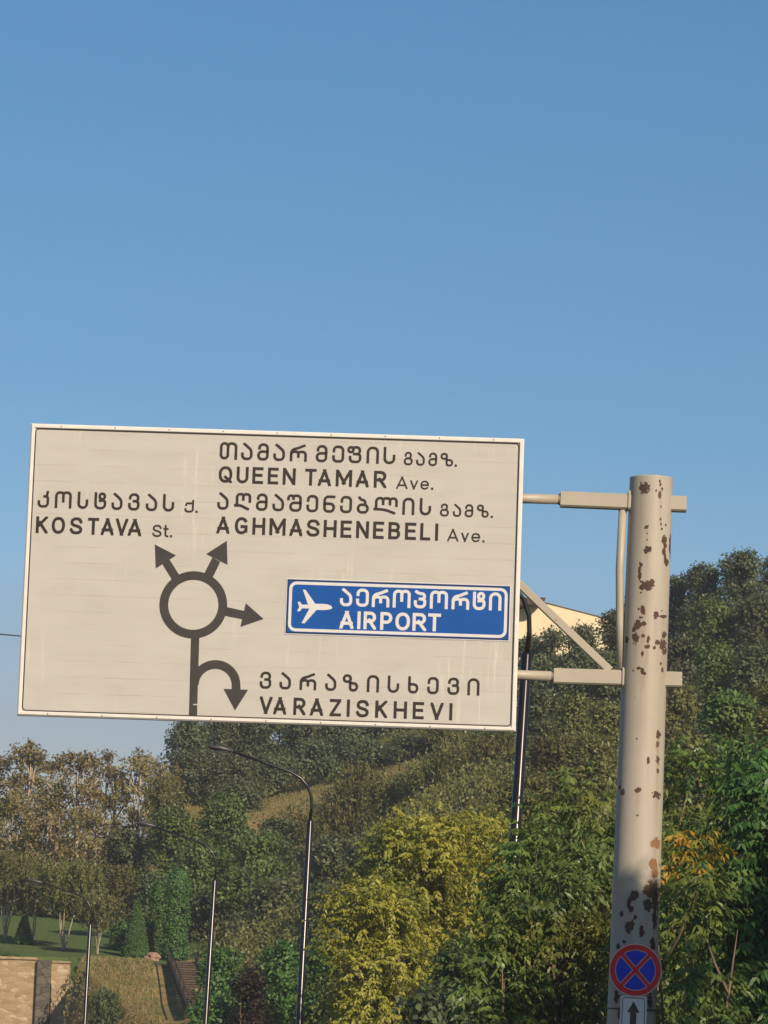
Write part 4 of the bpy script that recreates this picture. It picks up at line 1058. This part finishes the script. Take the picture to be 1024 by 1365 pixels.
ENV = {
 'round': lambda t: np.sqrt(np.clip(1 - (2 * t - 1) ** 2, 0, 1)) ** .8,
 'dome': lambda t: np.sqrt(np.clip(1 - t ** 2.2, 0, 1)) * (.65 + .35 * np.clip(t * 4, 0, 1)),
 'tall': lambda t: np.clip(np.sin(np.pi * (t * .86 + .10)), 0, 1) ** .7,
 'vase': lambda t: (.35 + .65 * np.clip(t * 1.5, 0, 1)) * np.sqrt(np.clip(1 - np.clip((t - .55) / .45, 0, 1) ** 2, 0, 1) + .02),
 'cone': lambda t: np.clip(1 - t, 0.02, 1) ** .85,
 'column': lambda t: np.clip((1 - t) * 6, 0, 1) ** .5 * (.92 + .08 * np.sin(t * 17)),
 'spire': lambda t: np.clip(1 - t, .03, 1) ** .6 * np.clip(t * 6 + .4, 0, 1),
}
def crown_mesh(name, seed, W, z0, z1, env, lr0, flat, cover, lpc, L, wd, cr, style='leaf', droop=.2, gap=.0):
    """crown of real size: lobes of foliage about lr0 metres in radius all over the envelope, leaves in small clumps on them"""
    rng = np.random.default_rng(seed)
    E_ = ENV[env]; Hc = z1 - z0
    surf = math.pi * W * Hc * .8 + W * W * .6
    nc = int(min(cover * surf / (.5 * L * wd) , 42000) / lpc) + 8
    if env in ('cone', 'column'):
        t = rng.uniform(0, 1, nc) ** (1.35 if env == 'cone' else 1.0); th = rng.uniform(0, 2 * np.pi, nc)
        r = W / 2 * E_(t) * rng.uniform(.84, 1.0, nc)
        C = np.stack([r * np.cos(th), r * np.sin(th), z0 + t * Hc], 1)
        O = unit(np.stack([np.cos(th), np.sin(th), np.full(nc, .35)], 1)); lobes = []
    else:
        nl = int(np.clip(1.15 * surf / (math.pi * lr0 * lr0 * max(flat, .5)), 7, 46))
        tt = ((np.arange(nl) + rng.uniform(.1, .9, nl)) / nl) ** .85
        th = np.arange(nl) * 2.399 + rng.uniform(-.6, .6, nl)
        lr = np.minimum(lr0 * rng.uniform(.65, 1.35, nl), W * .34)
        rad = np.clip(W / 2 * E_(tt) - lr * .62, 0, None) * np.where(rng.uniform(size=nl) < .22, .45, rng.uniform(.85, 1.12, nl))
        lz = np.clip(z0 + tt * Hc, z0 + lr * .4, z1 - lr * flat * .95)
        lz[np.argmax(tt)] = z1 - lr[np.argmax(tt)] * flat
        lobes = np.stack([rad * np.cos(th), rad * np.sin(th), lz, lr], 1)
        w = lr ** 2 / np.sum(lr ** 2); which = rng.choice(nl, nc, p=w)
        O = unit(rng.normal(size=(nc, 3)) + np.array([0, 0, .35]))
        rr = rng.uniform(.30, 1.06, nc) ** .35
        C = lobes[which, :3] + O * (lobes[which, 3] * rr)[:, None] * np.array([1, 1, flat])
        O = unit(O + .5 * unit(C - np.array([0, 0, (z0 + z1) / 2])))
        if gap > 0:
            f = lr0 * .55
            nz = np.sin(C[:, 0] / f + seed) * np.sin(C[:, 1] / f * 1.1 + 2 * seed) + np.sin(C[:, 2] / f * 1.3 + 3 * seed) * .8
            C, O = C[nz > -1.2 + gap], O[nz > -1.2 + gap]
    nc = len(C)
    if style == 'leaf':
        P = np.repeat(C, lpc, 0) + rng.normal(size=(nc * lpc, 3)) * cr
        OO = np.repeat(O, lpc, 0)
        D = OO * .25 + rng.normal(size=P.shape) * .8 + np.array([0, 0, -droop])
        Nn = OO * 2.2 + np.array([0, -.1, .6]) + rng.normal(size=P.shape) * .55
        Q = leaf_quads(rng, P, D, Nn, L, wd)
    elif style == 'up':                                         # shoots that stand up, leaves along them
        k = lpc; base = np.repeat(C, k, 0) + 0
        tt = np.tile(np.linspace(0, 1, k), nc)
        dirs = unit(O * .30 + rng.normal(size=O.shape) * .14 + np.array([0, 0, 1.0])); dd = np.repeat(dirs, k, 0)
        P = base + dd * (tt * cr * 3.2)[:, None] + rng.normal(size=base.shape) * cr * .16 * (1.15 - tt)[:, None]
        D = dd * .9 + rng.normal(size=P.shape) * .55; Nn = np.repeat(O, k, 0) + rng.normal(size=P.shape) * .6
        Q = leaf_quads(rng, P, D, Nn, L, wd)
    else:                                                       # fronds: leaflets along drooping stalks
        nf = 5; pairs = max(3, lpc // (2 * nf)); n = nc * nf
        B = np.repeat(C, nf, 0) + rng.normal(size=(n, 3)) * cr * .45
        dr = unit(np.repeat(O, nf, 0) * np.array([1, 1, .35]) + rng.normal(size=(n, 3)) * .55)
        FL = cr * 2.1 * rng.uniform(.7, 1.25, n)
        side = unit(np.cross(dr, np.array([0, 0, 1.0]) + rng.normal(size=(n, 3)) * .15))
        Qs = []
        for i in range(pairs):
            t = (i + .8) / pairs
            p = B + dr * (FL * t)[:, None] + np.array([0, 0, -1.0]) * (FL * droop * 1.4 * t * t)[:, None]
            tang = dr + np.array([0, 0, -1.0]) * (droop * 2.8 * t)
            for sg in (-1, 1):
                D = side * sg * .85 + tang * .55 + np.array([0, 0, -.45 - droop]) + rng.normal(size=p.shape) * .18
                Nn = np.cross(unit(D), side * sg) + np.array([0, 0, .9]) + rng.normal(size=p.shape) * .35
                Qs.append(leaf_quads(rng, p, D, Nn, L * (1 - .35 * t), wd * (1 - .3 * t)))
        Q = np.concatenate(Qs)
    return np_mesh(name, Q, 4), lobes

def trunk_mesh(name, seed, H, lobes, r, stems=1, spread=.0, zfork=.35, twigs=0):
    rng = np.random.default_rng(seed + 77); mb = MB()
    lobes = list(lobes); targets = lobes if len(lobes) else [(0, 0, H * .9, .1)]
    for s in range(stems):
        a = 2 * math.pi * (s + rng.uniform(-.2, .2)) / max(stems, 1)
        off = np.array([math.cos(a), math.sin(a), 0]) * (r * 1.6 if stems > 1 else 0)
        lean_ = np.array([math.cos(a), math.sin(a), 0]) * spread
        fork = off + lean_ * H * zfork + np.array([rng.uniform(-.03, .03) * H, rng.uniform(-.03, .03) * H, H * zfork])
        mid = (off + fork) / 2 + np.array([rng.normal() * .012 * H, rng.normal() * .012 * H, 0])
        topz = H * .86
        tip = fork + lean_ * H * .3 + np.array([rng.normal() * .03 * H, rng.normal() * .03 * H, topz - H * zfork])
        mb.tube([off + np.array([0, 0, -.15]), off + np.array([0, 0, .12]), mid, fork, (fork + tip) / 2, tip], [r * 1.35, r * 1.05, r * .92, r * .78, r * .42, r * .1], 9)
        for lb in targets[s::stems]:
            e = np.array(lb[:3], float); st = fork + (tip - fork) * np.clip((e[2] - fork[2]) / (tip[2] - fork[2] + 1e-6) - .35, 0, .8)
            m1 = (st + e) / 2 + np.array([0, 0, -.05 * H]) * rng.uniform(0, 1)
            mb.tube([st, m1, e], [r * .42, r * .27, r * .07], 6)
            for k in range(twigs):
                dd = unit(rng.normal(size=3) + np.array([0, 0, .5])); mb.tube([e * .5 + m1 * .5, e + dd * lb[3] * .7], [r * .14, r * .03], 4, cap=False)
    me = bpy.data.meshes.new(name); me.from_pydata(mb.v, [], mb.f)
    me.polygons.foreach_set('use_smooth', mb.sm); me.update()
    return me

#          env    z0f  lobe flat cover lpc L wd cr style droop gap | leaf, bark, trunk r, stems, spread, fork, twigs
KIND = {
 'dark':   ('dome', .10, .92, .70, 2.6, 18, .21, .125, .15, 'leaf', .10, .25, 'leaf_dark', 'bark_dark', .14, 1, 0, .25, 0),
 'mid':    ('dome', .10, .85, .72, 2.6, 18, .20, .12, .15, 'leaf', .15, .20, 'leaf_mid', 'bark_brown', .14, 1, 0, .25, 0),
 'olive':  ('dome', .05, .72, .80, 2.4, 18, .19, .10, .15, 'leaf', .00, .30, 'leaf_olive', 'bark_brown', .09, 2, .10, .2, 1),
 'birch':  ('tall', .30, .55, .85, .95, 16, .20, .13, .15, 'leaf', .15, .75, 'leaf_brown', 'bark_pale', .11, 2, .05, .35, 2),
 'myrtle': ('vase', .40, .50, .80, 2.0, 20, .15, .08, .18, 'up', .1, .30, 'leaf_olive', 'bark_pale', .055, 5, .17, .34, 1),
 'shoots': ('round', .05, .60, 1.0, 2.0, 24, .24, .09, .34, 'up', .1, .10, 'leaf_olive', 'bark_brown', .06, 3, .1, .25, 0),
 'yellow': ('round', .10, 1.0, .68, 3.4, 60, .17, .070, .24, 'frond', .16, .08, 'leaf_yellow', 'bark_brown', .12, 2, .1, .3, 0),
 'ail':    ('round', .12, .62, .62, 2.6, 60, .155, .055, .24, 'frond', .22, .25, 'leaf_ail', 'bark_brown', .07, 2, .12, .3, 1),
 'big':    ('round', .05, .62, .60, 2.6, 60, .180, .062, .26, 'frond', .22, .20, 'leaf_big', 'bark_brown', .10, 1, 0, .25, 0),
 'laurel': ('dome', .0, .50, .85, 2.6, 14, .19, .10, .12, 'leaf', .05, .10, 'leaf_laurel', 'bark_brown', .05, 3, .1, .2, 0),
 'red':    ('dome', .0, .55, .85, 2.0, 20, .18, .09, .18, 'leaf', .1, .20, 'leaf_red', 'bark_brown', .05, 3, .1, .2, 0),
 'cone':   ('cone', .02, 0, 0, 5.0, 9, .085, .040, .030, 'leaf', -.2, 0, 'leaf_clip', 'bark_brown', .05, 1, 0, .3, 0),
 'column': ('column', .02, 0, 0, 4.0, 10, .12, .075, .060, 'leaf', .2, 0, 'leaf_clip', 'bark_brown', .06, 1, 0, .3, 0),
 'orange': ('round', .86, .28, .7, 1.0, 30, .15, .05, .17, 'frond', .35, .2, 'leaf_orange', 'bark_brown', .02, 1, 0, .3, 0),
 'spiky':  ('dome', .0, .45, .8, 2.0, 14, .26, .05, .14, 'up', .0, .1, 'leaf_dark', 'bark_dark', .04, 2, .1, .2, 0),
}
_seed = [100]
rot_rng = random.Random(11)
def grow(root, kind, W, H):
    (env, z0f, lr0, flat, cover, lpc, L, wd, cr, style, droop, gap, lm, bm, r, stems, spread, fork, twigs) = KIND[kind]
    _seed[0] += 37
    cm, lobes = crown_mesh('crown', _seed[0], W, H * z0f, H, env, lr0, flat, cover, lpc, L, wd, cr, style, droop, gap)
    link_mesh('crown', cm, root, M[lm])
    tm = trunk_mesh('trunk', _seed[0], H, list(lobes)[::max(1, len(lobes) // 14)], r * min(1.5, H / 6), stems, spread, fork, twigs)
    link_mesh('trunk', tm, root, M[bm])

def plant(kind, px, top, wpx, Y, label, name='broadleaf_tree', cat='tree', group=None, sink=0.0, base=None):
    t = at(px, top, Y)
    zg = float(ground(t[0], t[1])) if base is None else at(px, base, Y)[2]
    h = max(t[2] - zg, 1.2)
    r = empty(name, (t[0], t[1], zg - sink), rot_rng.uniform(0, 6.28))
    tag(r, label, cat, group)
    grow(r, kind, wpx * mpp(Y), h + sink)
    return r

# ---- trees and shrubs, kind, photo x, photo y of the top, width in photo pixels, distance, label
GH = 'dark trees on the hilltop'
PLANTS = [
 # hilltop trees left half, just under the direction sign
 ('dark', 254, 960, 66, 236, 'dark tree forming the steep left end of the hilltop wood, below the sign', GH),
 ('dark', 300, 950, 84, 240, 'dark hilltop tree second from the left end of the wood, below the sign', GH),
 ('dark', 352, 945, 84, 240, 'dark hilltop tree under the uturn arrow of the sign', GH),
 ('dark', 405, 948, 80, 240, 'dark hilltop tree under the first letters of VARAZISKHEVI', GH),
 ('dark', 455, 944, 80, 240, 'dark hilltop tree below the first A of VARAZISKHEVI on the sign', GH),
 ('dark', 510, 945, 84, 242, 'dark hilltop tree below the middle of the word VARAZISKHEVI', GH),
 ('mid', 560, 944, 80, 242, 'green hilltop tree below the last letters of VARAZISKHEVI', GH),
 ('dark', 612, 950, 80, 242, 'dark hilltop tree below the last letter of VARAZISKHEVI', GH),
 ('dark', 662, 948, 74, 242, 'dark hilltop tree below the right corner of the direction sign', GH),
 ('dark', 262, 1002, 70, 226, 'dark lower tree left of the tip of the longest lamp arm', 'dark trees on the slope under the sign'),
 ('dark', 312, 1012, 84, 226, 'dark lower tree behind the head of the longest lamp arm', 'dark trees on the slope under the sign'),
 ('dark', 362, 1006, 84, 229, 'dark lower tree behind the curved arm of the lamp by the yellow tree', 'dark trees on the slope under the sign'),
 ('dark', 420, 990, 70, 231, 'dark lower tree just right of the bend of the longest lamp arm', 'dark trees on the slope under the sign'),
 ('dark', 474, 984, 74, 229, 'dark lower tree above the brown strip of dry grass', 'dark trees on the slope under the sign'),
 ('dark', 322, 1048, 60, 220, 'low dark bush tree at the left end of the brown strip of dry grass', 'dark trees on the slope under the sign'),
 ('dark', 436, 1016, 56, 225, 'small dark tree at the upper edge of the brown strip of dry grass', 'dark trees on the slope under the sign'),
 ('dark', 500, 1000, 70, 221, 'dark tree at the right end of the brown strip of dry grass', 'dark trees on the slope under the sign'),
 ('shoots', 412, 1096, 56, 204, 'low olive saplings below the brown strip of dry grass, by the long lamp', 'olive saplings in a row'),
 ('dark', 545, 992, 80, 218, 'dark lower tree above the middle olive saplings', 'dark trees on the slope under the sign'),
 ('olive', 600, 996, 80, 216, 'olive tree above the right hand olive saplings', 'dark trees on the slope under the sign'),
 ('olive', 652, 998, 74, 212, 'olive tree left of the tall lamp pole just under the sign', 'dark trees on the slope under the sign'),
 # hill between sign and pole
 ('dark', 706, 850, 46, 212, 'dark tree at the left foot of the cream building, beside the lamp bend', GH),
 ('dark', 738, 842, 50, 210, 'dark tree in front of the middle of the cream building', GH),
 ('dark', 778, 836, 50, 211, 'dark tree in front of the right end of the cream building', GH),
 ('dark', 820, 818, 52, 216, 'dark hilltop tree just left of the rusty pole', GH),
 ('dark', 852, 800, 54, 218, 'dark hilltop tree behind the rusty pole', GH),
 ('dark', 715, 880, 62, 192, 'dark tree above the lower arm beside the lamp pole', 'dark trees between the sign and the pole'),
 ('dark', 765, 872, 66, 194, 'dark tree under the diagonal brace', 'dark trees between the sign and the pole'),
 ('dark', 815, 868, 64, 192, 'dark tree behind the foot of the upright tube', 'dark trees between the sign and the pole'),
 ('dark', 722, 925, 56, 172, 'dark shadowed tree just under the lower arm beside the lamp pole', 'dark trees between the sign and the pole'),
 ('olive', 765, 930, 60, 166, 'olive bush under the lower arm halfway to the pole', 'olive bushes on the slope'),
 ('olive', 812, 935, 60, 160, 'olive yellow bush under the lower arm beside the pole', 'olive bushes on the slope'),
 ('olive', 735, 985, 66, 148, 'olive bush right of the lamp pole below the lower arm', 'olive bushes on the slope'),
 ('olive', 790, 985, 76, 138, 'large olive bush halfway down between lamp pole and rusty pole', 'olive bushes on the slope'),
 # right of the pole
 ('dark', 902, 772, 40, 208, 'narrow dark hilltop tree touching the right side of the rusty pole', GH),
 ('dark', 938, 757, 66, 206, 'dark hilltop tree second to the right of the rusty pole', GH),
 ('dark', 990, 738, 82, 204, 'tallest dark hilltop tree near the right edge', GH),
 ('dark', 1040, 742, 76, 206, 'dark hilltop tree cut by the right edge', GH),
 ('mid', 955, 800, 84, 188, 'green tree below the hilltop trees right of the pole', 'trees on the slope right of the pole'),
 ('dark', 1012, 800, 84, 186, 'dark tree below the tallest hilltop tree by the right edge', 'trees on the slope right of the pole'),
 ('dark', 908, 850, 70, 184, 'dark tree behind the upper chips right of the pole', 'trees on the slope right of the pole'),
 ('mid', 955, 862, 72, 172, 'green tree right of the lower arm stub', 'trees on the slope right of the pole'),
 ('dark', 1010, 866, 80, 170, 'dark tree halfway up the slope at the right edge', 'trees on the slope right of the pole'),
 ('olive', 905, 918, 66, 150, 'olive bush right of the pole just under the lower arm stub', 'olive bushes on the slope'),
 ('mid', 972, 930, 84, 120, 'bright green bush on the slope right of the pole', 'trees on the slope right of the pole'),
 ('olive', 1024, 915, 70, 140, 'olive bush at the right edge halfway up the slope', 'olive bushes on the slope'),
 ('olive', 925, 985, 80, 105, 'olive green bush right of the long chips on the pole', 'olive bushes on the slope'),
 # olive saplings in the middle
 ('shoots', 452, 1078, 60, 196, 'upright olive saplings at the left end of their row beside the lamp', 'olive saplings in a row'),
 ('shoots', 486, 1042, 66, 196, 'tallest upright olive saplings of the row', 'olive saplings in a row'),
 ('shoots', 528, 1062, 64, 190, 'upright olive saplings above the left top of the yellow tree', 'olive saplings in a row'),
 ('shoots', 570, 1056, 64, 188, 'upright olive saplings above the middle of the yellow tree', 'olive saplings in a row'),
 ('shoots', 612, 1052, 66, 184, 'upright olive saplings above the right top of the yellow tree', 'olive saplings in a row'),
 ('shoots', 655, 1060, 60, 178, 'upright olive saplings at the right end of their row by the lamp pole', 'olive saplings in a row'),
 ('dark', 440, 1118, 76, 170, 'dark bush right of the lamp under the saplings', 'dark bushes behind the yellow tree'),
 ('dark', 492, 1122, 80, 160, 'dark bush left of the yellow tree top', 'dark bushes behind the yellow tree'),
 ('dark', 432, 1182, 84, 150, 'lowest dark bush left of the yellow tree', 'dark bushes behind the yellow tree'),
 ('dark', 372, 1092, 60, 186, 'dark bush left of the lamp pole under the dry grass', 'dark bushes behind the yellow tree'),
 ('olive', 700, 1040, 90, 118, 'olive bush behind the tall lamp pole', 'olive bushes on the slope'),
 # left background
 ('birch', -4, 1010, 84, 212, 'brownish slender tree cut by the left edge', 'brownish slender trees at left'),
 ('birch', 38, 990, 84, 210, 'tallest brownish slender tree near the left edge', 'brownish slender trees at left'),
 ('birch', 76, 1004, 78, 214, 'brownish slender tree right of the tallest one at left', 'brownish slender trees at left'),
 ('birch', 112, 1000, 78, 210, 'brownish slender tree in the middle of the left group', 'brownish slender trees at left'),
 ('birch', 148, 1006, 70, 214, 'thin half bare brownish tree right of the middle of the left group', 'brownish slender trees at left'),
 ('birch', 184, 1002, 70, 212, 'brownish slender tree second from right in the left group', 'brownish slender trees at left'),
 ('birch', 218, 1012, 60, 218, 'brownish slender tree beside the dark hilltop wood', 'brownish slender trees at left'),
 ('birch', 18, 1062, 80, 204, 'low brownish tree at the left edge', 'brownish slender trees at left'),
 ('birch', 70, 1068, 80, 203, 'low brownish tree behind the left multi stem trees', 'brownish slender trees at left'),
 ('birch', 126, 1072, 84, 204, 'low brownish tree above the smallest lamp', 'brownish slender trees at left'),
 ('shoots', 218, 1058, 60, 208, 'yellowish upright saplings between brownish trees and green trees', 'olive saplings in a row'),
 ('dark', 168, 1110, 66, 196, 'dark rounded tree above the clipped cone', 'green trees behind the lawn'),
 ('mid', 232, 1078, 80, 194, 'green tree above the clipped column', 'green trees behind the lawn'),
 ('mid', 300, 1062, 96, 196, 'wide green tree left of the long lamp', 'green trees behind the lawn'),
 ('mid', 352, 1112, 84, 182, 'green tree just left of the long lamp pole', 'green trees behind the lawn'),
 ('mid', 268, 1122, 84, 184, 'green tree behind the lamp by the steps', 'green trees behind the lawn'),
 ('mid', 322, 1162, 84, 180, 'green tree behind the right side of the laurel bush', 'green trees behind the lawn'),
 ('dark', 278, 1196, 70, 181, 'dark bush right of the clipped column', 'green trees behind the lawn'),
 ('dark', 376, 1170, 76, 178, 'dark green tree behind the long lamp pole', 'green trees behind the lawn'),
 ('dark', 330, 1232, 80, 174, 'low dark bush behind the laurel bushes', 'green trees behind the lawn'),
 ('dark', 22, 1178, 70, 198, 'dark bush behind the stems at the left edge of the lawn', 'dark bushes behind the lawn'),
 ('dark', 66, 1186, 60, 197, 'dark bush between the single stem and the fan shaped tree', 'dark bushes behind the lawn'),
 ('dark', 112, 1200, 56, 196, 'dark bush right of the fan shaped tree', 'dark bushes behind the lawn'),
 ('dark', 152, 1190, 60, 194, 'dark bush left of the clipped cone', 'dark bushes behind the lawn'),
 ('dark', 206, 1168, 44, 184, 'tall dark bush between the cone and the column', 'dark bushes behind the lawn'),
]
for k, px, top, w, Y, lab, grp in PLANTS:
    nm = {'dark': 'broadleaf_tree', 'mid': 'broadleaf_tree', 'olive': 'bushy_tree', 'birch': 'slender_tree', 'shoots': 'sapling_clump'}[k]
    if ' bush ' in ' ' + lab + ' ': nm = 'bush'
    plant(k, px, top, w, Y, lab, nm, 'bush' if nm == 'bush' else ('saplings' if nm == 'sapling_clump' else 'tree'), grp)
GM = 'multi stemmed trees on the lawn'
plant('myrtle', 12, 1150, 84, 184, 'pale stemmed small tree on the lawn at the left edge', 'multi_stem_tree', 'tree', GM)
plant('myrtle', 46, 1162, 66, 181, 'small tree with a pale trunk beside the small clipped cone', 'multi_stem_tree', 'tree', GM)
plant('myrtle', 90, 1158, 96, 177.5, 'widest small tree with pale stems fanning out on the lawn', 'multi_stem_tree', 'tree', GM)
plant('myrtle', 133, 1206, 62, 174.5, 'lowest small tree with pale stems just right of the smallest lamp', 'multi_stem_tree', 'tree', GM)
plant('myrtle', 158, 1168, 64, 186, 'small thin tree behind the lowest pale stemmed tree', 'multi_stem_tree', 'tree', GM)
plant('cone', 183.5, 1202, 37, 173.5, 'large clipped green cone beside the top of the steps', 'conical_topiary', 'topiary', 'clipped cones')
plant('cone', 33, 1222, 25, 180, 'smaller clipped green cone on the lawn near the left edge', 'conical_topiary', 'topiary', 'clipped cones')
plant('column', 238, 1160, 32, 173.5, 'tall clipped green column hedge right of the steps top', 'columnar_topiary', 'topiary', 'clipped columns')
plant('column', 214, 1176, 26, 177, 'darker clipped column behind and left of the tall one', 'columnar_topiary', 'topiary', 'clipped columns')
plant('laurel', 163, 1238, 36, 178, 'low rounded green bush left of the large clipped cone', 'bush', 'bush')
GL = 'bright green laurel bushes'
plant('laurel', 298, 1268, 84, 134, 'bright green laurel bush behind the lamp beside the steps', 'laurel_bush', 'bush', GL)
plant('laurel', 376, 1262, 70, 130, 'bright green laurel bush left of the long lamp', 'laurel_bush', 'bush', GL)
plant('laurel', 428, 1258, 56, 126, 'bright green laurel bush between the long lamp and the yellow tree', 'laurel_bush', 'bush', GL)
plant('laurel', 280, 1330, 60, 128, 'lowest bright green laurel bush at the foot of the lamp by the steps', 'laurel_bush', 'bush', GL)
plant('red', 336, 1296, 50, 127, 'dark reddish bush between two bright laurel bushes', 'bush', 'bush')
plant('spiky', 140, 1334, 56, 160, 'dark spiky bush at the bottom of the dry grass bank', 'bush', 'bush', base=1385)
plant('yellow', 576, 1094, 214, 88, 'large yellow leaved tree in the middle, main crown', 'yellow_leaved_tree', 'tree', 'yellow leaved trees')
plant('yellow', 506, 1178, 136, 86, 'lower yellow green tree beside the long lamp', 'yellow_leaved_tree', 'tree', 'yellow leaved trees')
plant('yellow', 652, 1086, 96, 90, 'small yellow green tree touching the tall lamp pole', 'yellow_leaved_tree', 'tree', 'yellow leaved trees')
plant('mid', 622, 1262, 110, 80, 'dark green tree in shade under the yellow tree', 'broadleaf_tree', 'tree')
plant('dark', 585, 1318, 110, 78, 'dark low bush in shade at the bottom middle', 'bush', 'bush')
GA = 'green trees with drooping leaves beside the pole'
plant('ail', 776, 1046, 130, 54, 'tallest drooping leaved green tree left of the pole', 'drooping_leaf_tree', 'tree', GA)
plant('ail', 716, 1112, 84, 52.5, 'dark green tree hiding the lamp pole foot', 'drooping_leaf_tree', 'tree', GA)
plant('ail', 752, 1176, 168, 50.5, 'widest drooping leaved tree low beside the round sign', 'drooping_leaf_tree', 'tree', GA)
plant('ail', 800, 1130, 100, 51.5, 'drooping leaved tree directly against the left side of the pole', 'drooping_leaf_tree', 'tree', GA)
plant('ail', 664, 1216, 76, 50, 'small drooping leaved tree in front of the lamp pole foot', 'drooping_leaf_tree', 'tree', GA)
plant('ail', 925, 1012, 120, 58, 'drooping leaved tree right of the pole below the olive bushes', 'drooping_leaf_tree', 'tree', GA)
plant('ail', 910, 1100, 110, 52, 'drooping leaved tree with yellowing leaves right of the pole shadow line', 'drooping_leaf_tree', 'tree', GA)
plant('ail', 900, 1180, 110, 49, 'dark drooping leaved tree right of the round sign', 'drooping_leaf_tree', 'tree', GA)
plant('orange', 922, 1112, 58, 44.9, 'small sapling with orange yellow leaves right of the pole', 'sapling', 'sapling')
plant('ail', 934, 1168, 62, 44.3, 'small leafy green shrub under the orange leaved sapling', 'leafy_shrub', 'shrub')
plant('big', 1040, 1010, 124, 45.2, 'large leaved bright green tree at the right edge', 'large_leaf_tree', 'tree', 'large leaved trees at the right edge')
plant('big', 1006, 1150, 100, 45.4, 'lower large leaved tree in shade at the bottom right', 'large_leaf_tree', 'tree', 'large leaved trees at the right edge')

# ---- ground cover
def undergrowth():
    rng = np.random.default_rng(21)
    n = 56000
    y = rng.uniform(60, 262, n); x = road_x(y) + rng.uniform(3, 60, n)
    s = x - road_x(y)
    keep = (np.abs(x) < y * .20 + 5)
    keep &= ~((y > 166) & (y < 199) & (x < -7.0)) & ~((y > 140) & (y < 172) & (x < -6.2))
    keep &= ~((y > 203) & (y < 227) & (x > -12) & (x < 5))
    x, y = x[keep], y[keep]; z = ground(x, y)
    C = np.stack([x, y, z + rng.uniform(.05, .6, len(x))], 1)
    k = 14
    P = np.repeat(C, k, 0) + rng.normal(size=(len(C) * k, 3)) * np.array([.38, .38, .24])
    D = rng.normal(size=P.shape) * .7 + np.array([0, -.15, .8]); Nn = rng.normal(size=P.shape) + np.array([0, -.6, .5])
    Q = leaf_quads(rng, P, D, Nn, .20, .11)
    o = link_mesh('undergrowth', np_mesh('undergrowth', Q, 4), None, M['leaf_olive'])
    tag(o, 'low olive green undergrowth covering the hillside between the trees', 'undergrowth', None, 'stuff')
    # dry grass on the bank and the slope
    n = 42000
    a = rng.uniform(0, 1, n) < .55
    y = np.where(a, rng.uniform(146, 171.5, n), rng.uniform(203, 227, n)); x = np.where(a, rng.uniform(-12.6, -5.0, n), rng.uniform(-12, 5, n))
    keep = ~(a & (x > -9.35 + (170 - y) * .09) & (x < -7.95 + (170 - y) * .09))
    x, y = x[keep], y[keep]; n = len(x); z = ground(x, y)
    P = np.stack([x, y, z - .02], 1)
    D = rng.normal(size=(n, 3)) * .45 + np.array([0, 0, .8]); Nn = rng.normal(size=(n, 3)) * .5 + np.array([.5, -1.0, .4])
    Q = leaf_quads(rng, P, D, Nn, .17, .04)
    m = leaf_mat('leaf_dry', [(.20,.17,.058), (.30,.22,.085), (.13,.16,.042), (.17,.18,.05), (.38,.26,.11)], hue=0)
    o = link_mesh('dry_grass', np_mesh('dry_grass', Q, 4), None, m)
    tag(o, 'dry brown and green grass on the bank beside the steps and on the slope', 'grass', None, 'stuff')
undergrowth()

# ---- unseen trees added at right to shade the pole foot and lower greenery
for (x, y, w, h, lab) in ((9.95, 30.9, 4.4, 12.1, 'unseen tree right of the road, added to shade the foot of the pole'), (11.9, 33.7, 4.2, 11.7, 'second unseen tree farther from the kerb, added to shade the bottom right')):
    r = empty('broadleaf_tree', (x, y, 0), x)
    tag(r, lab, 'tree')
    grow(r, 'mid', w, h)

# ---- thin evening haze round the whole scene
def haze():
    m = MB(); m.box(-950, 950, -650, 2550, -1.1, 48)
    mt = bpy.data.materials.new('haze'); mt.use_nodes = True
    nt = mt.node_tree; nt.nodes.clear()
    o = nt.nodes.new('ShaderNodeOutputMaterial'); v = nt.nodes.new('ShaderNodeVolumePrincipled')
    v.inputs['Color'].default_value = (.80, .86, .95, 1); v.inputs['Density'].default_value = .00030; v.inputs['Anisotropy'].default_value = .0
    nt.links.new(v.outputs[0], o.inputs['Volume'])
    tag(m.build('haze', mt), 'thin pale haze in the air', None, None, 'stuff')
haze()
